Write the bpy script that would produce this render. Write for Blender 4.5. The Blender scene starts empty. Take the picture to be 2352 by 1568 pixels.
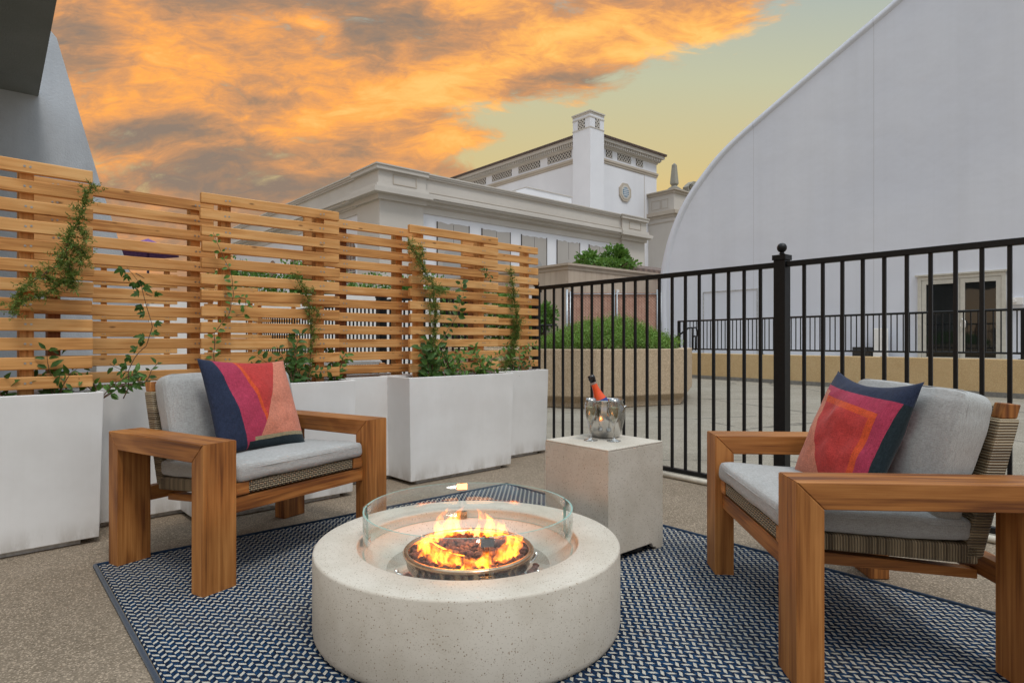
import bpy, bmesh, math, random
from mathutils import Vector, Matrix, noise
R = math.radians
sc = bpy.context.scene
COL = sc.collection
random.seed(7)

# ------------------------------------------------------------------ camera
F = 1425.0
cam_d = bpy.data.cameras.new('camera'); cam = bpy.data.objects.new('camera', cam_d); COL.objects.link(cam)
cam.location = (0, 0, 1.0); cam.rotation_euler = (R(90), 0, 0)
cam_d.lens = 36 * F / 2352; cam_d.sensor_width = 36; cam_d.clip_start = 0.05; cam_d.clip_end = 2000
sc.camera = cam
sc.view_settings.view_transform = 'Standard'; sc.view_settings.look = 'None'
sc.view_settings.gamma = 1; sc.view_settings.exposure = 0.17; sc.view_settings.use_curve_mapping = False
sc.cycles.use_denoising = True
sc.cycles.max_bounces = 8; sc.cycles.transparent_max_bounces = 24
sc.cycles.caustics_reflective = False; sc.cycles.caustics_refractive = False
sc.cycles.volume_step_rate = 1.0
sc.cycles.sample_clamp_indirect = 4.0

# ------------------------------------------------------------------ node helper
class S:
    """a socket with operators"""
    def __init__(s, t, sock): s.t = t; s.s = sock
    def _m(s, op, *a, clamp=False):
        n = s.t.nodes.new('ShaderNodeMath'); n.operation = op; n.use_clamp = clamp
        for i, v in enumerate((s,) + a):
            if isinstance(v, S): s.t.links.new(v.s, n.inputs[i])
            else: n.inputs[i].default_value = v
        return S(s.t, n.outputs[0])
    def __add__(s, o): return s._m('ADD', o)
    __radd__ = __add__
    def __sub__(s, o): return s._m('SUBTRACT', o)
    def __rsub__(s, o): return s._m('MULTIPLY', -1)._m('ADD', o)
    def __mul__(s, o): return s._m('MULTIPLY', o)
    __rmul__ = __mul__
    def __truediv__(s, o): return s._m('DIVIDE', o)
    def gt(s, o): return s._m('GREATER_THAN', o)
    def lt(s, o): return s._m('LESS_THAN', o)
    def floor(s): return s._m('FLOOR')
    def frac(s): return s._m('FRACT')
    def abs(s): return s._m('ABSOLUTE')
    def max(s, o): return s._m('MAXIMUM', o)
    def min(s, o): return s._m('MINIMUM', o)
    def sin(s): return s._m('SINE')
    def pow(s, o): return s._m('POWER', o)
    def mod(s, o): return s._m('FLOORED_MODULO', o)
    def sqrt(s): return s._m('SQRT')
    def clamp(s): return s._m('ADD', 0.0, clamp=True)
    def ss(s, a, b, lo=0.0, hi=1.0):
        n = s.t.nodes.new('ShaderNodeMapRange'); n.interpolation_type = 'SMOOTHSTEP'
        s.t.links.new(s.s, n.inputs['Value'])
        n.inputs['From Min'].default_value = a; n.inputs['From Max'].default_value = b
        n.inputs['To Min'].default_value = lo; n.inputs['To Max'].default_value = hi
        return S(s.t, n.outputs['Result'])
class T:
    """a node tree builder"""
    def __init__(s, tree): s.t = tree; s.c = {}
    def n(s, typ, **k):
        n = s.t.nodes.new(typ)
        for a, b in k.items(): setattr(n, a, b)
        return n
    def coord(s, out='Object'):
        if 'tc' not in s.c: s.c['tc'] = s.n('ShaderNodeTexCoord')
        return S(s.t, s.c['tc'].outputs[out])
    def xyz(s, v):
        n = s.n('ShaderNodeSeparateXYZ'); s.t.links.new(v.s, n.inputs[0])
        return [S(s.t, o) for o in n.outputs]
    def vec(s, x, y, z):
        n = s.n('ShaderNodeCombineXYZ')
        for i, v in enumerate((x, y, z)):
            if isinstance(v, S): s.t.links.new(v.s, n.inputs[i])
            else: n.inputs[i].default_value = v
        return S(s.t, n.outputs[0])
    def scale(s, v, sx, sy, sz, loc=(0, 0, 0), rot=(0, 0, 0)):
        n = s.n('ShaderNodeMapping'); s.t.links.new(v.s, n.inputs[0])
        n.inputs['Scale'].default_value = (sx, sy, sz); n.inputs['Location'].default_value = loc
        n.inputs['Rotation'].default_value = rot
        return S(s.t, n.outputs[0])
    def noise(s, v, sc, det=4, rough=.55, dist=0.0, col=False):
        n = s.n('ShaderNodeTexNoise'); s.t.links.new(v.s, n.inputs['Vector'])
        n.inputs['Scale'].default_value = sc; n.inputs['Detail'].default_value = det
        n.inputs['Roughness'].default_value = rough; n.inputs['Distortion'].default_value = dist
        return S(s.t, n.outputs['Color' if col else 0])
    def voro(s, v, sc, feat='F1', out='Distance', rnd=1.0):
        n = s.n('ShaderNodeTexVoronoi', feature=feat); s.t.links.new(v.s, n.inputs['Vector'])
        n.inputs['Scale'].default_value = sc; n.inputs['Randomness'].default_value = rnd
        return S(s.t, n.outputs[out])
    def ramp(s, f, stops):
        n = s.n('ShaderNodeValToRGB'); s.t.links.new(f.s, n.inputs[0]); e = n.color_ramp.elements
        while len(e) < len(stops): e.new(0.5)
        for i, (p, c) in enumerate(stops): e[i].position = p; e[i].color = (*c, 1)
        return S(s.t, n.outputs[0])
    def mix(s, f, a, b, mode='MIX'):
        n = s.n('ShaderNodeMix', data_type='RGBA', blend_type=mode)
        for i, v in ((0, f), (6, a), (7, b)):
            if isinstance(v, S): s.t.links.new(v.s, n.inputs[i])
            elif isinstance(v, (int, float)): n.inputs[i].default_value = v
            else: n.inputs[i].default_value = (*v, 1)
        return S(s.t, n.outputs[2])
    def rand(s):
        if 'oi' not in s.c: s.c['oi'] = s.n('ShaderNodeObjectInfo')
        return S(s.t, s.c['oi'].outputs['Random'])
    def bump(s, h, strength=.3, dist=.01):
        n = s.n('ShaderNodeBump'); s.t.links.new(h.s, n.inputs['Height'])
        n.inputs['Strength'].default_value = strength; n.inputs['Distance'].default_value = dist
        return S(s.t, n.outputs[0])
def newmat(name):
    m = bpy.data.materials.new(name); m.use_nodes = True
    t = m.node_tree; p = t.nodes['Principled BSDF']
    return m, T(t), p
def setp(t, p, **k):
    names = dict(color='Base Color', rough='Roughness', metal='Metallic', normal='Normal', spec='Specular IOR Level',
                 coat='Coat Weight', ecol='Emission Color', estr='Emission Strength', trans='Transmission Weight',
                 ior='IOR', sheen='Sheen Weight', alpha='Alpha', sub='Subsurface Weight', coatr='Coat Roughness')
    for a, v in k.items():
        i = p.inputs[names[a]]
        if isinstance(v, S): t.t.links.new(v.s, i)
        elif isinstance(v, (tuple, list)): i.default_value = (*v, 1)
        else: i.default_value = v

# ------------------------------------------------------------------ world: evening sky with lit clouds
SUN_EL, SUN_AZ = R(62), R(150)          # the soft daylight comes from behind the camera, from the right
w = bpy.data.worlds.new('World'); sc.world = w; w.use_nodes = True
def build_world():
    t = T(w.node_tree); N = w.node_tree
    bg = N.nodes['Background']
    sky = t.n('ShaderNodeTexSky', sky_type='NISHITA'); sky.sun_disc = False
    sky.sun_elevation = SUN_EL; sky.sun_rotation = SUN_AZ; sky.air_density = 1; sky.dust_density = 1.5
    d = t.coord('Generated'); x, y, z = t.xyz(d)
    yy = y.max(.18)
    u = x / yy; v = z / yy                                   # direction on a plane ahead, not the picture plane
    uv = t.vec(u, v, 0.0)
    warp = t.noise(t.scale(uv, 1.2, 2.0, 1), 1.6, 3, .5, col=True)
    wx, wy, wz = t.xyz(warp)
    u2 = u + (wx - .5) * .22; v2 = v + (wy - .5) * .12
    def blob(uc, vc, ru, rv_, amp, a=0.0):
        du = (u2 - uc); dv = (v2 - vc) - du * a
        q = ((du * (1 / ru)) * (du * (1 / ru)) + (dv * (1 / rv_)) * (dv * (1 / rv_))).sqrt()
        return q.ss(1.25, 0.0, 0.0, amp)
    n1 = t.noise(t.scale(t.vec(u2, v2, 0.3), 1.0, 2.4, 1, rot=(0, 0, R(-14))), 4.2, 10, .62, .3)
    n2 = t.noise(t.scale(t.vec(u2, v2, 4.3), 1.0, 2.6, 1, rot=(0, 0, R(-10))), 4.0, 9, .60, .4)
    n3 = t.noise(t.scale(t.vec(u2, v2, 9.3), 1.0, 2.6, 1, rot=(0, 0, R(-10))), 17.0, 8, .66, .5)
    # the cloud bank: thick to the left, a tongue reaching up to the right, open sky below the tongue
    edge = v2 - u2 * .33 - .355
    bank = edge.ss(-.05, .09).max(u2.ss(.0, -.24) * .95)
    bank = bank * u2.ss(.54, .26)
    wisp = blob(-.10, .315, .16, .022, .5, .05) + blob(-.05, .27, .14, .015, .35, -.1)
    dens = (n1 - .5) * 1.5 + (n3 - .5) * 1.0 + (bank + wisp) * .86 - .37
    cl = dens.ss(-.10, .34)
    clear = t.ramp(v, [(0.0, (.76, .44, .14)), (.16, (.76, .47, .14)), (.28, (.60, .49, .24)), (.42, (.50, .50, .34)), (.58, (.38, .43, .40))])
    dark = None
    for b in ((-.24, .50, .17, .085, .62), (-.40, .555, .24, .035, .55), (-.71, .47, .09, .10, .50), (-.56, .33, .22, .032, .62, .03), (-.40, .375, .10, .018, .35, .1), (-.36, .29, .20, .022, .42, .02),
              (-.55, .25, .30, .03, .50), (-.25, .235, .2, .022, .45), (.05, .535, .10, .025, .35), (-.02, .40, .10, .02, .2), (.12, .43, .1, .012, .25)):
        q = blob(*b); dark = q if dark is None else dark + q
    lite = None
    for b in ((-.57, .425, .17, .065, .34, -.1), (-.33, .51, .05, .035, .55, -.6), (-.22, .36, .22, .07, .34, .1), (.05, .47, .24, .05, .40, .3), (.28, .49, .20, .04, .45, .25), (-.10, .31, .12, .03, .3)):
        q = blob(*b); lite = q if lite is None else lite + q
    lit = (n2 - .5) * 1.6 + (n3 - .5) * .95 + .52 + lite * .80 - dark * .66 - v2.ss(.38, .14) * .20
    warm = u2.ss(-.35, .15)
    ccol = t.ramp(lit, [(-.0, (.25, .185, .145)), (.22, (.37, .22, .135)), (.44, (.60, .285, .125)), (.72, (.97, .39, .085)), (1.0, (1.0, .52, .15))])
    ccol = t.mix(warm * lit.ss(.4, 1.0) * .6, ccol, (1.0, .60, .17))
    front = t.mix(cl * .97, clear, ccol)
    # the rest of the sky: tan light near the horizon behind, pale blue overhead
    ov = t.ramp(z, [(0.0, (.30, .28, .25)), (.30, (.50, .51, .51)), (.62, (.88, 1.0, 1.10)), (1.0, (1.60, 1.95, 2.22))])
    ov = t.mix(x.ss(.3, -.7) * z.ss(.5, .1), ov, (.82, .55, .32))
    nn = t.noise(t.scale(d, 1, 1, 1.6), 2.2, 5, .55)
    ov = t.mix(1.0, ov, t.ramp(nn, [(.3, (.62, .64, .68)), (.7, (1.25, 1.2, 1.12))]), 'MULTIPLY')
    skn = t.mix(1.0, S(N, sky.outputs[0]), (.1, .1, .1), 'MULTIPLY')
    ov = t.mix(.25, ov, skn)
    isfront = (y.ss(.05, .35) * (z / yy).ss(.88, .62))
    low = z.ss(-.02, -.05)
    fin = t.mix(isfront, ov, front)
    fin = t.mix(low, fin, (.12, .10, .08))
    fin = t.mix(1.0, fin, (10, 10, 10), 'MULTIPLY')
    N.links.new(fin.s, bg.inputs[0]); bg.inputs[1].default_value = 0.1
build_world()
sd = bpy.data.lights.new('sun', 'SUN'); sd.energy = 1.2; sd.angle = R(14); sd.color = (1.0, .95, .89)
so = bpy.data.objects.new('sun', sd); COL.objects.link(so)
# Sky Texture rotation is measured from +Y clockwise
sx, sy_, sz_ = math.sin(SUN_AZ) * math.cos(SUN_EL), math.cos(SUN_AZ) * math.cos(SUN_EL), math.sin(SUN_EL)
so.rotation_euler = Vector((-sx, -sy_, -sz_)).to_track_quat('-Z', 'Y').to_euler()

# ------------------------------------------------------------------ object helpers
def tag(o, label=None, cat=None, group=None, kind=None):
    if label: o['label'] = label
    if cat: o['category'] = cat
    if group: o['group'] = group
    if kind: o['kind'] = kind
    return o
def empty(name, loc=(0, 0, 0), rz=0.0, **k):
    o = bpy.data.objects.new(name, None); COL.objects.link(o); o.location = loc; o.rotation_euler = (0, 0, rz)
    o.empty_display_size = .1
    return tag(o, **k)
def obj(name, bm, mats, parent=None, loc=(0, 0, 0), rot=(0, 0, 0), smooth=False, bevel=0, seg=2, **k):
    me = bpy.data.meshes.new(name)
    bmesh.ops.recalc_face_normals(bm, faces=bm.faces)
    if smooth:
        for f in bm.faces: f.smooth = True
    bm.to_mesh(me); bm.free()
    for m in (mats if isinstance(mats, (list, tuple)) else [mats]): me.materials.append(m)
    o = bpy.data.objects.new(name, me); COL.objects.link(o)
    o.parent = parent; o.location = loc; o.rotation_euler = rot
    if bevel:
        b = o.modifiers.new('bevel', 'BEVEL'); b.width = bevel; b.segments = seg; b.limit_method = 'ANGLE'; b.angle_limit = R(40)
        b.harden_normals = False
    return tag(o, **k)
def children(o): return [c for c in bpy.data.objects if c.parent == o]
def copy_tree(o, parent=None):
    c = o.copy(); COL.objects.link(c); c.parent = parent
    for ch in children(o): copy_tree(ch, c)
    return c
def box(bm, x0, x1, y0, y1, z0, z1, mi=0, M=None):
    vs = [bm.verts.new((x, y, z)) for x in (x0, x1) for y in (y0, y1) for z in (z0, z1)]
    if M is not None:
        for v in vs: v.co = M @ v.co
    for q in ((0, 1, 3, 2), (4, 6, 7, 5), (0, 4, 5, 1), (2, 3, 7, 6), (0, 2, 6, 4), (1, 5, 7, 3)):
        f = bm.faces.new([vs[i] for i in q]); f.material_index = mi
    return vs
def prism(bm, pts, fn, mi=0):
    """pts: outline; fn(p, k) -> Vector for k in 0,1 (the two ends)"""
    a = [bm.verts.new(fn(p, 0)) for p in pts]; b = [bm.verts.new(fn(p, 1)) for p in pts]; n = len(pts)
    fs = [bm.faces.new(a), bm.faces.new(b[::-1])]
    for i in range(n): fs.append(bm.faces.new((a[i], a[(i + 1) % n], b[(i + 1) % n], b[i])))
    for f in fs: f.material_index = mi
    return fs
def tube(bm, pts, rad, n=8, mi=0, cap=True):
    pts = [Vector(p) for p in pts]; rings = []
    for i, p in enumerate(pts):
        d = (pts[min(i + 1, len(pts) - 1)] - pts[max(i - 1, 0)]).normalized()
        up = Vector((0, 0, 1)) if abs(d.z) < .95 else Vector((1, 0, 0))
        a = d.cross(up).normalized(); b = d.cross(a)
        r = rad[i] if isinstance(rad, (list, tuple)) else rad
        rings.append([bm.verts.new(p + (a * math.cos(k * 2 * math.pi / n) + b * math.sin(k * 2 * math.pi / n)) * r) for k in range(n)])
    for i in range(len(rings) - 1):
        for k in range(n):
            f = bm.faces.new((rings[i][k], rings[i][(k + 1) % n], rings[i + 1][(k + 1) % n], rings[i + 1][k])); f.material_index = mi; f.smooth = True
    if cap and n > 2:
        for r_ in (rings[0][::-1], rings[-1]): f = bm.faces.new(r_); f.material_index = mi
def lathe(bm, prof, n=48, c=(0, 0, 0), mi=0, closed=False, mis=None):
    """prof: (r, z) list"""
    rings = []
    for r, z in prof:
        if r < 1e-6: rings.append([bm.verts.new((c[0], c[1], c[2] + z))])
        else: rings.append([bm.verts.new((c[0] + r * math.cos(k * 2 * math.pi / n), c[1] + r * math.sin(k * 2 * math.pi / n), c[2] + z)) for k in range(n)])
    m = len(rings)
    for i in range(m if closed else m - 1):
        A, B = rings[i], rings[(i + 1) % m]
        for k in range(n):
            k2 = (k + 1) % n
            if len(A) == 1 and len(B) == 1: continue
            if len(A) == 1: f = bm.faces.new((A[0], B[k2], B[k]))
            elif len(B) == 1: f = bm.faces.new((A[k], A[k2], B[0]))
            else: f = bm.faces.new((A[k], A[k2], B[k2], B[k]))
            f.material_index = mis[i] if mis else mi; f.smooth = True
def at(px, py, Y): return Vector(((px - 1176) / F * Y, Y, 1 + (784 - py) / F * Y))
def floor_at(px, py, h=0): return at(px, py, F * (1 - h) / (py - 784))
AZ = R(49.2)
E1 = Vector((math.sin(AZ), math.cos(AZ), 0)); E2 = Vector((-math.cos(AZ), math.sin(AZ), 0))   # the street grid: right-far, left-far
def frame(origin, xdir):                                   # matrix with local x along xdir (horizontal), z up
    x = Vector((xdir[0], xdir[1], 0)).normalized(); y = Vector((-x.y, x.x, 0))
    return Matrix(((x.x, y.x, 0, origin[0]), (x.y, y.y, 0, origin[1]), (0, 0, 1, origin[2]), (0, 0, 0, 1)))
def ang(v): return math.atan2(v[1], v[0])

# ------------------------------------------------------------------ materials
def wood(name, axis, c1, c2, c3, scale=1.0, rough=.5, knots=False):
    m, t, p = newmat(name)
    o = t.coord('Object'); r = t.rand()
    off = t.vec(r * 37.0, r * 91.0, r * 53.0)
    n = t.n('ShaderNodeVectorMath', operation='ADD'); t.t.links.new(o.s, n.inputs[0]); t.t.links.new(off.s, n.inputs[1])
    v = S(t.t, n.outputs[0])
    k = [22, 22, 22]; k[axis] = 1.3
    k2 = [90, 90, 90]; k2[axis] = 2.2
    k3 = [5, 5, 5]; k3[axis] = .9
    big = t.noise(t.scale(v, *k3), scale, 3, .5, 1.2)
    rings = ((big * 26 * 1.0).sin() * .5 + .5)
    fine = t.noise(t.scale(v, *k2), scale, 4, .6)
    mid = t.noise(t.scale(v, *k), scale, 5, .6, .4)
    f = (mid - .5) * .68 + (rings - .5) * .18 + (fine - .5) * .85 + .54 + (r - .5) * .22
    col = t.ramp(f, [(.28, c1), (.52, c2), (.80, c3)])
    if knots:
        kk = [9, 15, 15]; kk[axis] = 5.5
        kd = t.voro(t.scale(v, *kk), 1.0)
        col = t.mix(kd.ss(.13, .05) * .75, col, (.14, .06, .02))
    blot = t.noise(v, 3.0, 3, .5)
    col = t.mix(blot.ss(.35, .75) * .25, col, tuple(a * .62 for a in c1))
    setp(t, p, color=col, rough=(fine * .2 + rough), normal=t.bump(fine * .6 + mid * .4, .25, .002), spec=.35)
    return m
CED = ((.42, .175, .046), (.66, .32, .100), (.80, .45, .175))
TEAK = ((.13, .040, .010), (.33, .122, .028), (.50, .215, .060))
M_CED = {a: wood('cedar_' + 'xyz'[a], a, *CED, knots=(a == 0), rough=.55) for a in (0, 2)}
M_CEDD = wood('cedar_dark_z', 2, (.16, .055, .018), (.30, .11, .035), (.42, .17, .06))
M_TEAK = {a: wood('teak_' + 'xyz'[a], a, *TEAK, rough=.42) for a in (0, 1, 2)}

def simple(name, col, rough=.5, metal=0.0, nz=0.0, nsc=20, bumpk=0.0, bsc=200, **k):
    m, t, p = newmat(name); o = t.coord('Object')
    c = col
    if nz:
        n = t.noise(o, nsc, 5, .6)
        c = t.mix(n.ss(.3, .7), tuple(a * (1 - nz) for a in col), tuple(min(1, a * (1 + nz)) for a in col))
    setp(t, p, color=c, rough=rough, metal=metal, **k)
    if bumpk: setp(t, p, normal=t.bump(t.noise(o, bsc, 4, .6), bumpk, .003))
    return m
M_BLACK = simple('black_painted_metal', (.006, .006, .0065), .42, spec=.3, nz=.25, nsc=60, bumpk=.12, bsc=140)
M_SCREW = simple('screw_steel', (.45, .42, .38), .35, .9, nz=.2)
M_STEEL = simple('steel', (.62, .60, .58), .22, 1.0, nz=.08, nsc=9)
M_CHROME = simple('polished_steel', (.78, .76, .73), .10, 1.0, nz=.05, nsc=6)
M_SOIL = simple('soil', (.045, .03, .02), .95, nz=.4, nsc=80, bumpk=.8, bsc=60)
M_DARKRUB = simple('black_plastic', (.015, .015, .016), .45, nz=.2)
M_PVC = simple('white_pvc', (.62, .56, .46), .4, nz=.15, nsc=12)
M_BARK = simple('stem_bark', (.13, .07, .035), .8, nz=.4, nsc=40)
M_TRUNK = simple('trunk_bark', (.12, .085, .055), .9, nz=.35, nsc=8)

def mk_planter_mat():
    m, t, p = newmat('planter_white'); o = t.coord('Object'); x, y, z = t.xyz(o)
    n = t.noise(o, 3.0, 4, .55); s = t.noise(t.scale(o, 60, 60, 2), 1, 3, .6)
    dirt = z.ss(.16, 0.0) * t.noise(t.scale(o, 1, 1, .35), 14, 5, .65).ss(.38, .66) + t.noise(t.scale(o, 1, 1, 1), 26, 5, .7).ss(.66, .74) * .35
    c = t.mix(n.ss(.3, .7), (.72, .70, .675), (.80, .785, .765)); c = t.mix(s.ss(.45, .8) * .05, c, (.55, .50, .43))
    c = t.mix(dirt * .5, c, (.30, .25, .19))
    r = t.rand()
    setp(t, p, color=c, rough=.42, normal=t.bump(t.noise(o, 14, 4, .5), .05, .01), spec=.4)
    return m
M_PLANTER = mk_planter_mat()
def mk_terrazzo():
    m, t, p = newmat('speckled_cast_stone'); o = t.coord('Object')
    v1 = t.voro(o, 120); v2 = t.voro(o, 240)
    keep1 = t.voro(o, 120, out='Color'); kx, ky, kz = t.xyz(keep1)
    keep2 = t.voro(o, 240, out='Color'); k2x, k2y, k2z = t.xyz(keep2)
    big = t.noise(o, 5, 4, .6)
    base = t.mix(big.ss(.3, .7), (.51, .455, .375), (.60, .545, .465))
    s1 = v1.lt(.24) * kx.gt(.60); s2 = v2.lt(.28) * k2x.gt(.50)
    c = t.mix(s1 * .80, base, t.mix(ky, (.14, .085, .045), (.32, .22, .14)))
    c = t.mix(s2 * .6, c, t.mix(k2y, (.20, .14, .09), (.40, .33, .25)))
    setp(t, p, color=c, rough=.62, normal=t.bump(t.noise(o, 40, 4, .6) * .5 - s1 * .5, .18, .002), spec=.3)
    return m
M_TERR = mk_terrazzo()
def mk_ground(name, c1, c2, speck, cracks):
    m, t, p = newmat(name); o = t.coord('Object')
    big = t.noise(o, .7, 5, .6, .4); mid = t.noise(o, 6, 5, .65); gr = t.noise(o, 120, 3, .7); v = t.voro(o, 130); vc = t.voro(o, 130, out='Color'); a, b, c_ = t.xyz(vc)
    v3 = t.voro(o, 210, out='Color'); a3, b3, c3 = t.xyz(v3)
    c = t.mix((big * .6 + mid * .4).ss(.32, .68), c1, c2)
    c = t.mix(gr.ss(.35, .7) * .45, c, tuple(x * .45 for x in c1))
    c = t.mix(v.lt(.42) * a.gt(.5) * speck, c, t.mix(b, tuple(x * .35 for x in c1), tuple(min(1, x * 2.1) for x in c2)))
    c = t.mix(a3.gt(.86) * speck * .8, c, tuple(min(1, x * 1.9) for x in c2))
    c = t.mix(a3.lt(.10) * speck * .8, c, tuple(x * .3 for x in c1))
    h = gr * .5 + v * .5
    if cracks:
        cr = t.voro(t.scale(o, .33, .33, .33), 1.0, 'DISTANCE_TO_EDGE')
        wob = t.noise(o, 3, 4, .6)
        k = (cr + (wob - .5) * .05).abs().ss(.008, .001)
        c = t.mix(k * .6, c, (.05, .045, .04))
        st = t.noise(t.scale(o, .35, .9, 1), 1.2, 6, .65, .8)
        c = t.mix(st.ss(.52, .72) * .35, c, tuple(x * .55 for x in c1))
    setp(t, p, color=c, rough=.85, normal=t.bump(h, .5, .004), spec=.25)
    return m
M_PATIO = mk_ground('patio_aggregate', (.195, .150, .104), (.285, .225, .165), .55, False)
M_DECK = mk_ground('deck_concrete', (.225, .195, .15), (.325, .29, .235), .45, True)
def mk_stucco(name, c1, c2, streak=.0, bs=45, bk=.5, bd=.01, nscale=1.0):
    m, t, p = newmat(name); o = t.coord('Object')
    n = t.noise(o, .8 * nscale, 6, .6); b = t.noise(o, bs, 4, .6)
    c = t.mix(n.ss(.3, .7), c1, c2)
    if streak:
        s = t.noise(t.scale(o, 2.5 * nscale, 2.5 * nscale, .12 * nscale), 1, 5, .65)
        c = t.mix(s.ss(.42, .78) * streak, c, tuple(x * .72 for x in c1))
    setp(t, p, color=c, rough=.85, normal=t.bump(b, bk, bd), spec=.2)
    return m
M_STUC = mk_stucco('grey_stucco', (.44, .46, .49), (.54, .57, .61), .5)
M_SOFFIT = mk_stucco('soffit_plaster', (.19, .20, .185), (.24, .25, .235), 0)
M_THW = mk_stucco('theatre_white', (.70, .70, .73), (.78, .78, .81), .15, 8, .1, nscale=.12)
M_THB = mk_stucco('theatre_beige', (.52, .48, .43), (.60, .56, .51), .15, 8, .1, nscale=.12)
M_THT = mk_stucco('theatre_trim', (.44, .38, .31), (.50, .44, .37), 0, 8, .1, nscale=.12)
M_THD = simple('theatre_shadow_lattice', (.05, .042, .036), .9, nz=.2)
M_BOARD = mk_stucco('boarded_window', (.40, .37, .34), (.45, .42, .39), .1, 8, .1, nscale=.2)
M_ARCH = mk_stucco('arch_shadow_grey', (.33, .32, .31), (.37, .36, .35), .1, 8, .1, nscale=.2)  # darker grey painting the arch-shaped shadow seen in the covered windows
M_SHED = mk_stucco('shed_siding', (.42, .34, .27), (.50, .42, .34), .4, 30, .1, nscale=.4)
M_CONC = mk_ground('planter_concrete', (.42, .31, .20), (.52, .40, .275), .6, False)
M_WALLC = mk_ground('low_wall_concrete', (.58, .38, .19), (.68, .48, .26), .35, False)
def mk_tile():
    m, t, p = newmat('roof_tiles'); o = t.coord('Object'); x, y, z = t.xyz(o)
    n = t.noise(o, 3, 4, .6); st = ((x * 14).sin() * .5 + .5)
    c = t.mix(n.ss(.3, .7), (.12, .08, .065), (.20, .14, .115)); c = t.mix(st * .5, c, (.06, .045, .04))
    setp(t, p, color=c, rough=.8, normal=t.bump(st, .8, .05)); return m
M_TILE = mk_tile()
def mk_tent():
    m, t, p = newmat('tent_vinyl'); o = t.coord('Object'); x, y, z = t.xyz(o)
    n = t.noise(o, .25, 5, .55); s = t.noise(t.scale(o, 1.6, 1.6, .05), 1, 6, .6); s2 = t.noise(t.scale(o, 9, 9, .12), 1, 4, .6)
    c = t.mix(n.ss(.3, .7), (.63, .665, .75), (.69, .72, .79)); c = t.mix(s.ss(.4, .75) * .16, c, (.50, .52, .56)); c = t.mix(s2.ss(.5, .8) * .08, c, (.5, .5, .52))
    seam = ((x / 3.67 + .808).frac() - .5).abs().lt(.0022)
    c = t.mix(seam * .45, c, (.36, .36, .38))
    setp(t, p, color=c, rough=.40, normal=t.bump(n * 1.0 + seam * .1, .25, .3), spec=.45, coat=.15, coatr=.3)
    return m
M_TENT = mk_tent()
def mk_fabric(name, c1, c2, sc=900, k=.35):
    m, t, p = newmat(name); o = t.coord('Object'); x, y, z = t.xyz(o)
    a = t.noise(t.scale(o, 40, 400, 400), 1, 3, .6); b = t.noise(t.scale(o, 400, 40, 400), 1, 3, .6); big = t.noise(o, 5, 4, .6)
    c = t.mix((a * .6 + b * .4).ss(.35, .65), c1, c2); c = t.mix(big.ss(.35, .7) * .2, c, tuple(x * .78 for x in c1))
    setp(t, p, color=c, rough=.92, normal=t.bump(a + b + big * 3, .35, .002), spec=.15, sheen=.15)
    return m
M_CUSH = mk_fabric('cushion_grey_fabric', (.29, .285, .27), (.44, .44, .43))
def mk_wicker(name, ax, period):
    m, t, p = newmat(name); o = t.coord('Object'); c3 = t.xyz(o)
    u = c3[ax]; n = t.noise(o, 6, 3, .6)
    w_ = ((u / period + n * .6) * 6.283).sin() * .5 + .5
    idn = t.noise(t.vec((u / period).floor() * 7.3, 0.0, 0.0), 1.0, 2, .5)
    c = t.mix(idn.ss(.35, .65), (.13, .095, .055), (.40, .31, .19)); c = t.mix(w_.ss(.3, .0) * .85, c, (.025, .018, .01))
    setp(t, p, color=c, rough=.5, normal=t.bump(w_, .9, .004)); return m
M_WICK_Y = mk_wicker('wicker_wrap_y', 1, .0085); M_WICK_Z = mk_wicker('wicker_wrap_z', 2, .0085)
def mk_weave():
    m, t, p = newmat('wicker_weave'); o = t.coord('Object'); x, y, z = t.xyz(o)
    a = (x / .011); b = ((z + y * .5) / .009)
    chk = ((a.floor() + b.floor()).mod(2.0)).gt(.5)
    f = ((b * 6.283).sin() * .5 + .5) * chk + ((b * 6.283 + 1.6).sin() * .5 + .5) * (1 - chk)
    e = ((a.frac() - .5).abs()).ss(.35, .5)
    c = t.mix((f * (1 - e * .8)).ss(.2, .7), (.03, .02, .012), (.44, .35, .22))
    setp(t, p, color=c, rough=.5, normal=t.bump(f - e, .9, .004)); return m
M_WEAVE = mk_weave()

def mk_rug():
    m, t, p = newmat('rug_weave'); o = t.coord('Object'); x, y, z = t.xyz(o)
    wob = t.noise(o, 160, 2, .6)
    cw = .0190; per = .0390
    xx = x + (wob - .5) * .0022; yy = y + (t.noise(o, 210, 2, .6) - .5) * .003
    ci = (xx / cw); i = ci.floor(); fr = ci.frac()
    par = i.mod(2.0).gt(.5)
    s = par * 2 - 1
    ph = yy / per + s * (fr - .5) * .42 + par * .5
    white = ph.frac().lt(.33) * (fr - .5).abs().lt(.465)
    yarn = t.noise(t.scale(o, 900, 300, 1), 1, 2, .6)
    big = t.noise(o, 2.5, 4, .6); nv = t.noise(o, 90, 2, .5)
    navy = t.mix(nv.ss(.35, .7), (.004, .011, .030), (.008, .042, .105))
    cream = t.mix(yarn.ss(.3, .7), (.36, .33, .27), (.62, .58, .50))
    c = t.mix(white, navy, cream)
    c = t.mix(big.ss(.4, .75) * .2, c, (.10, .09, .08))
    gap = ph.frac()
    setp(t, p, color=c, rough=.95, normal=t.bump(white * .5 + yarn * .8 + (fr - .5).abs().ss(.5, .3), .7, .004), spec=.12)
    return m
M_RUG = mk_rug()
M_RUGB = mk_fabric('rug_binding_navy', (.006, .016, .036), (.012, .034, .07))

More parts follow.
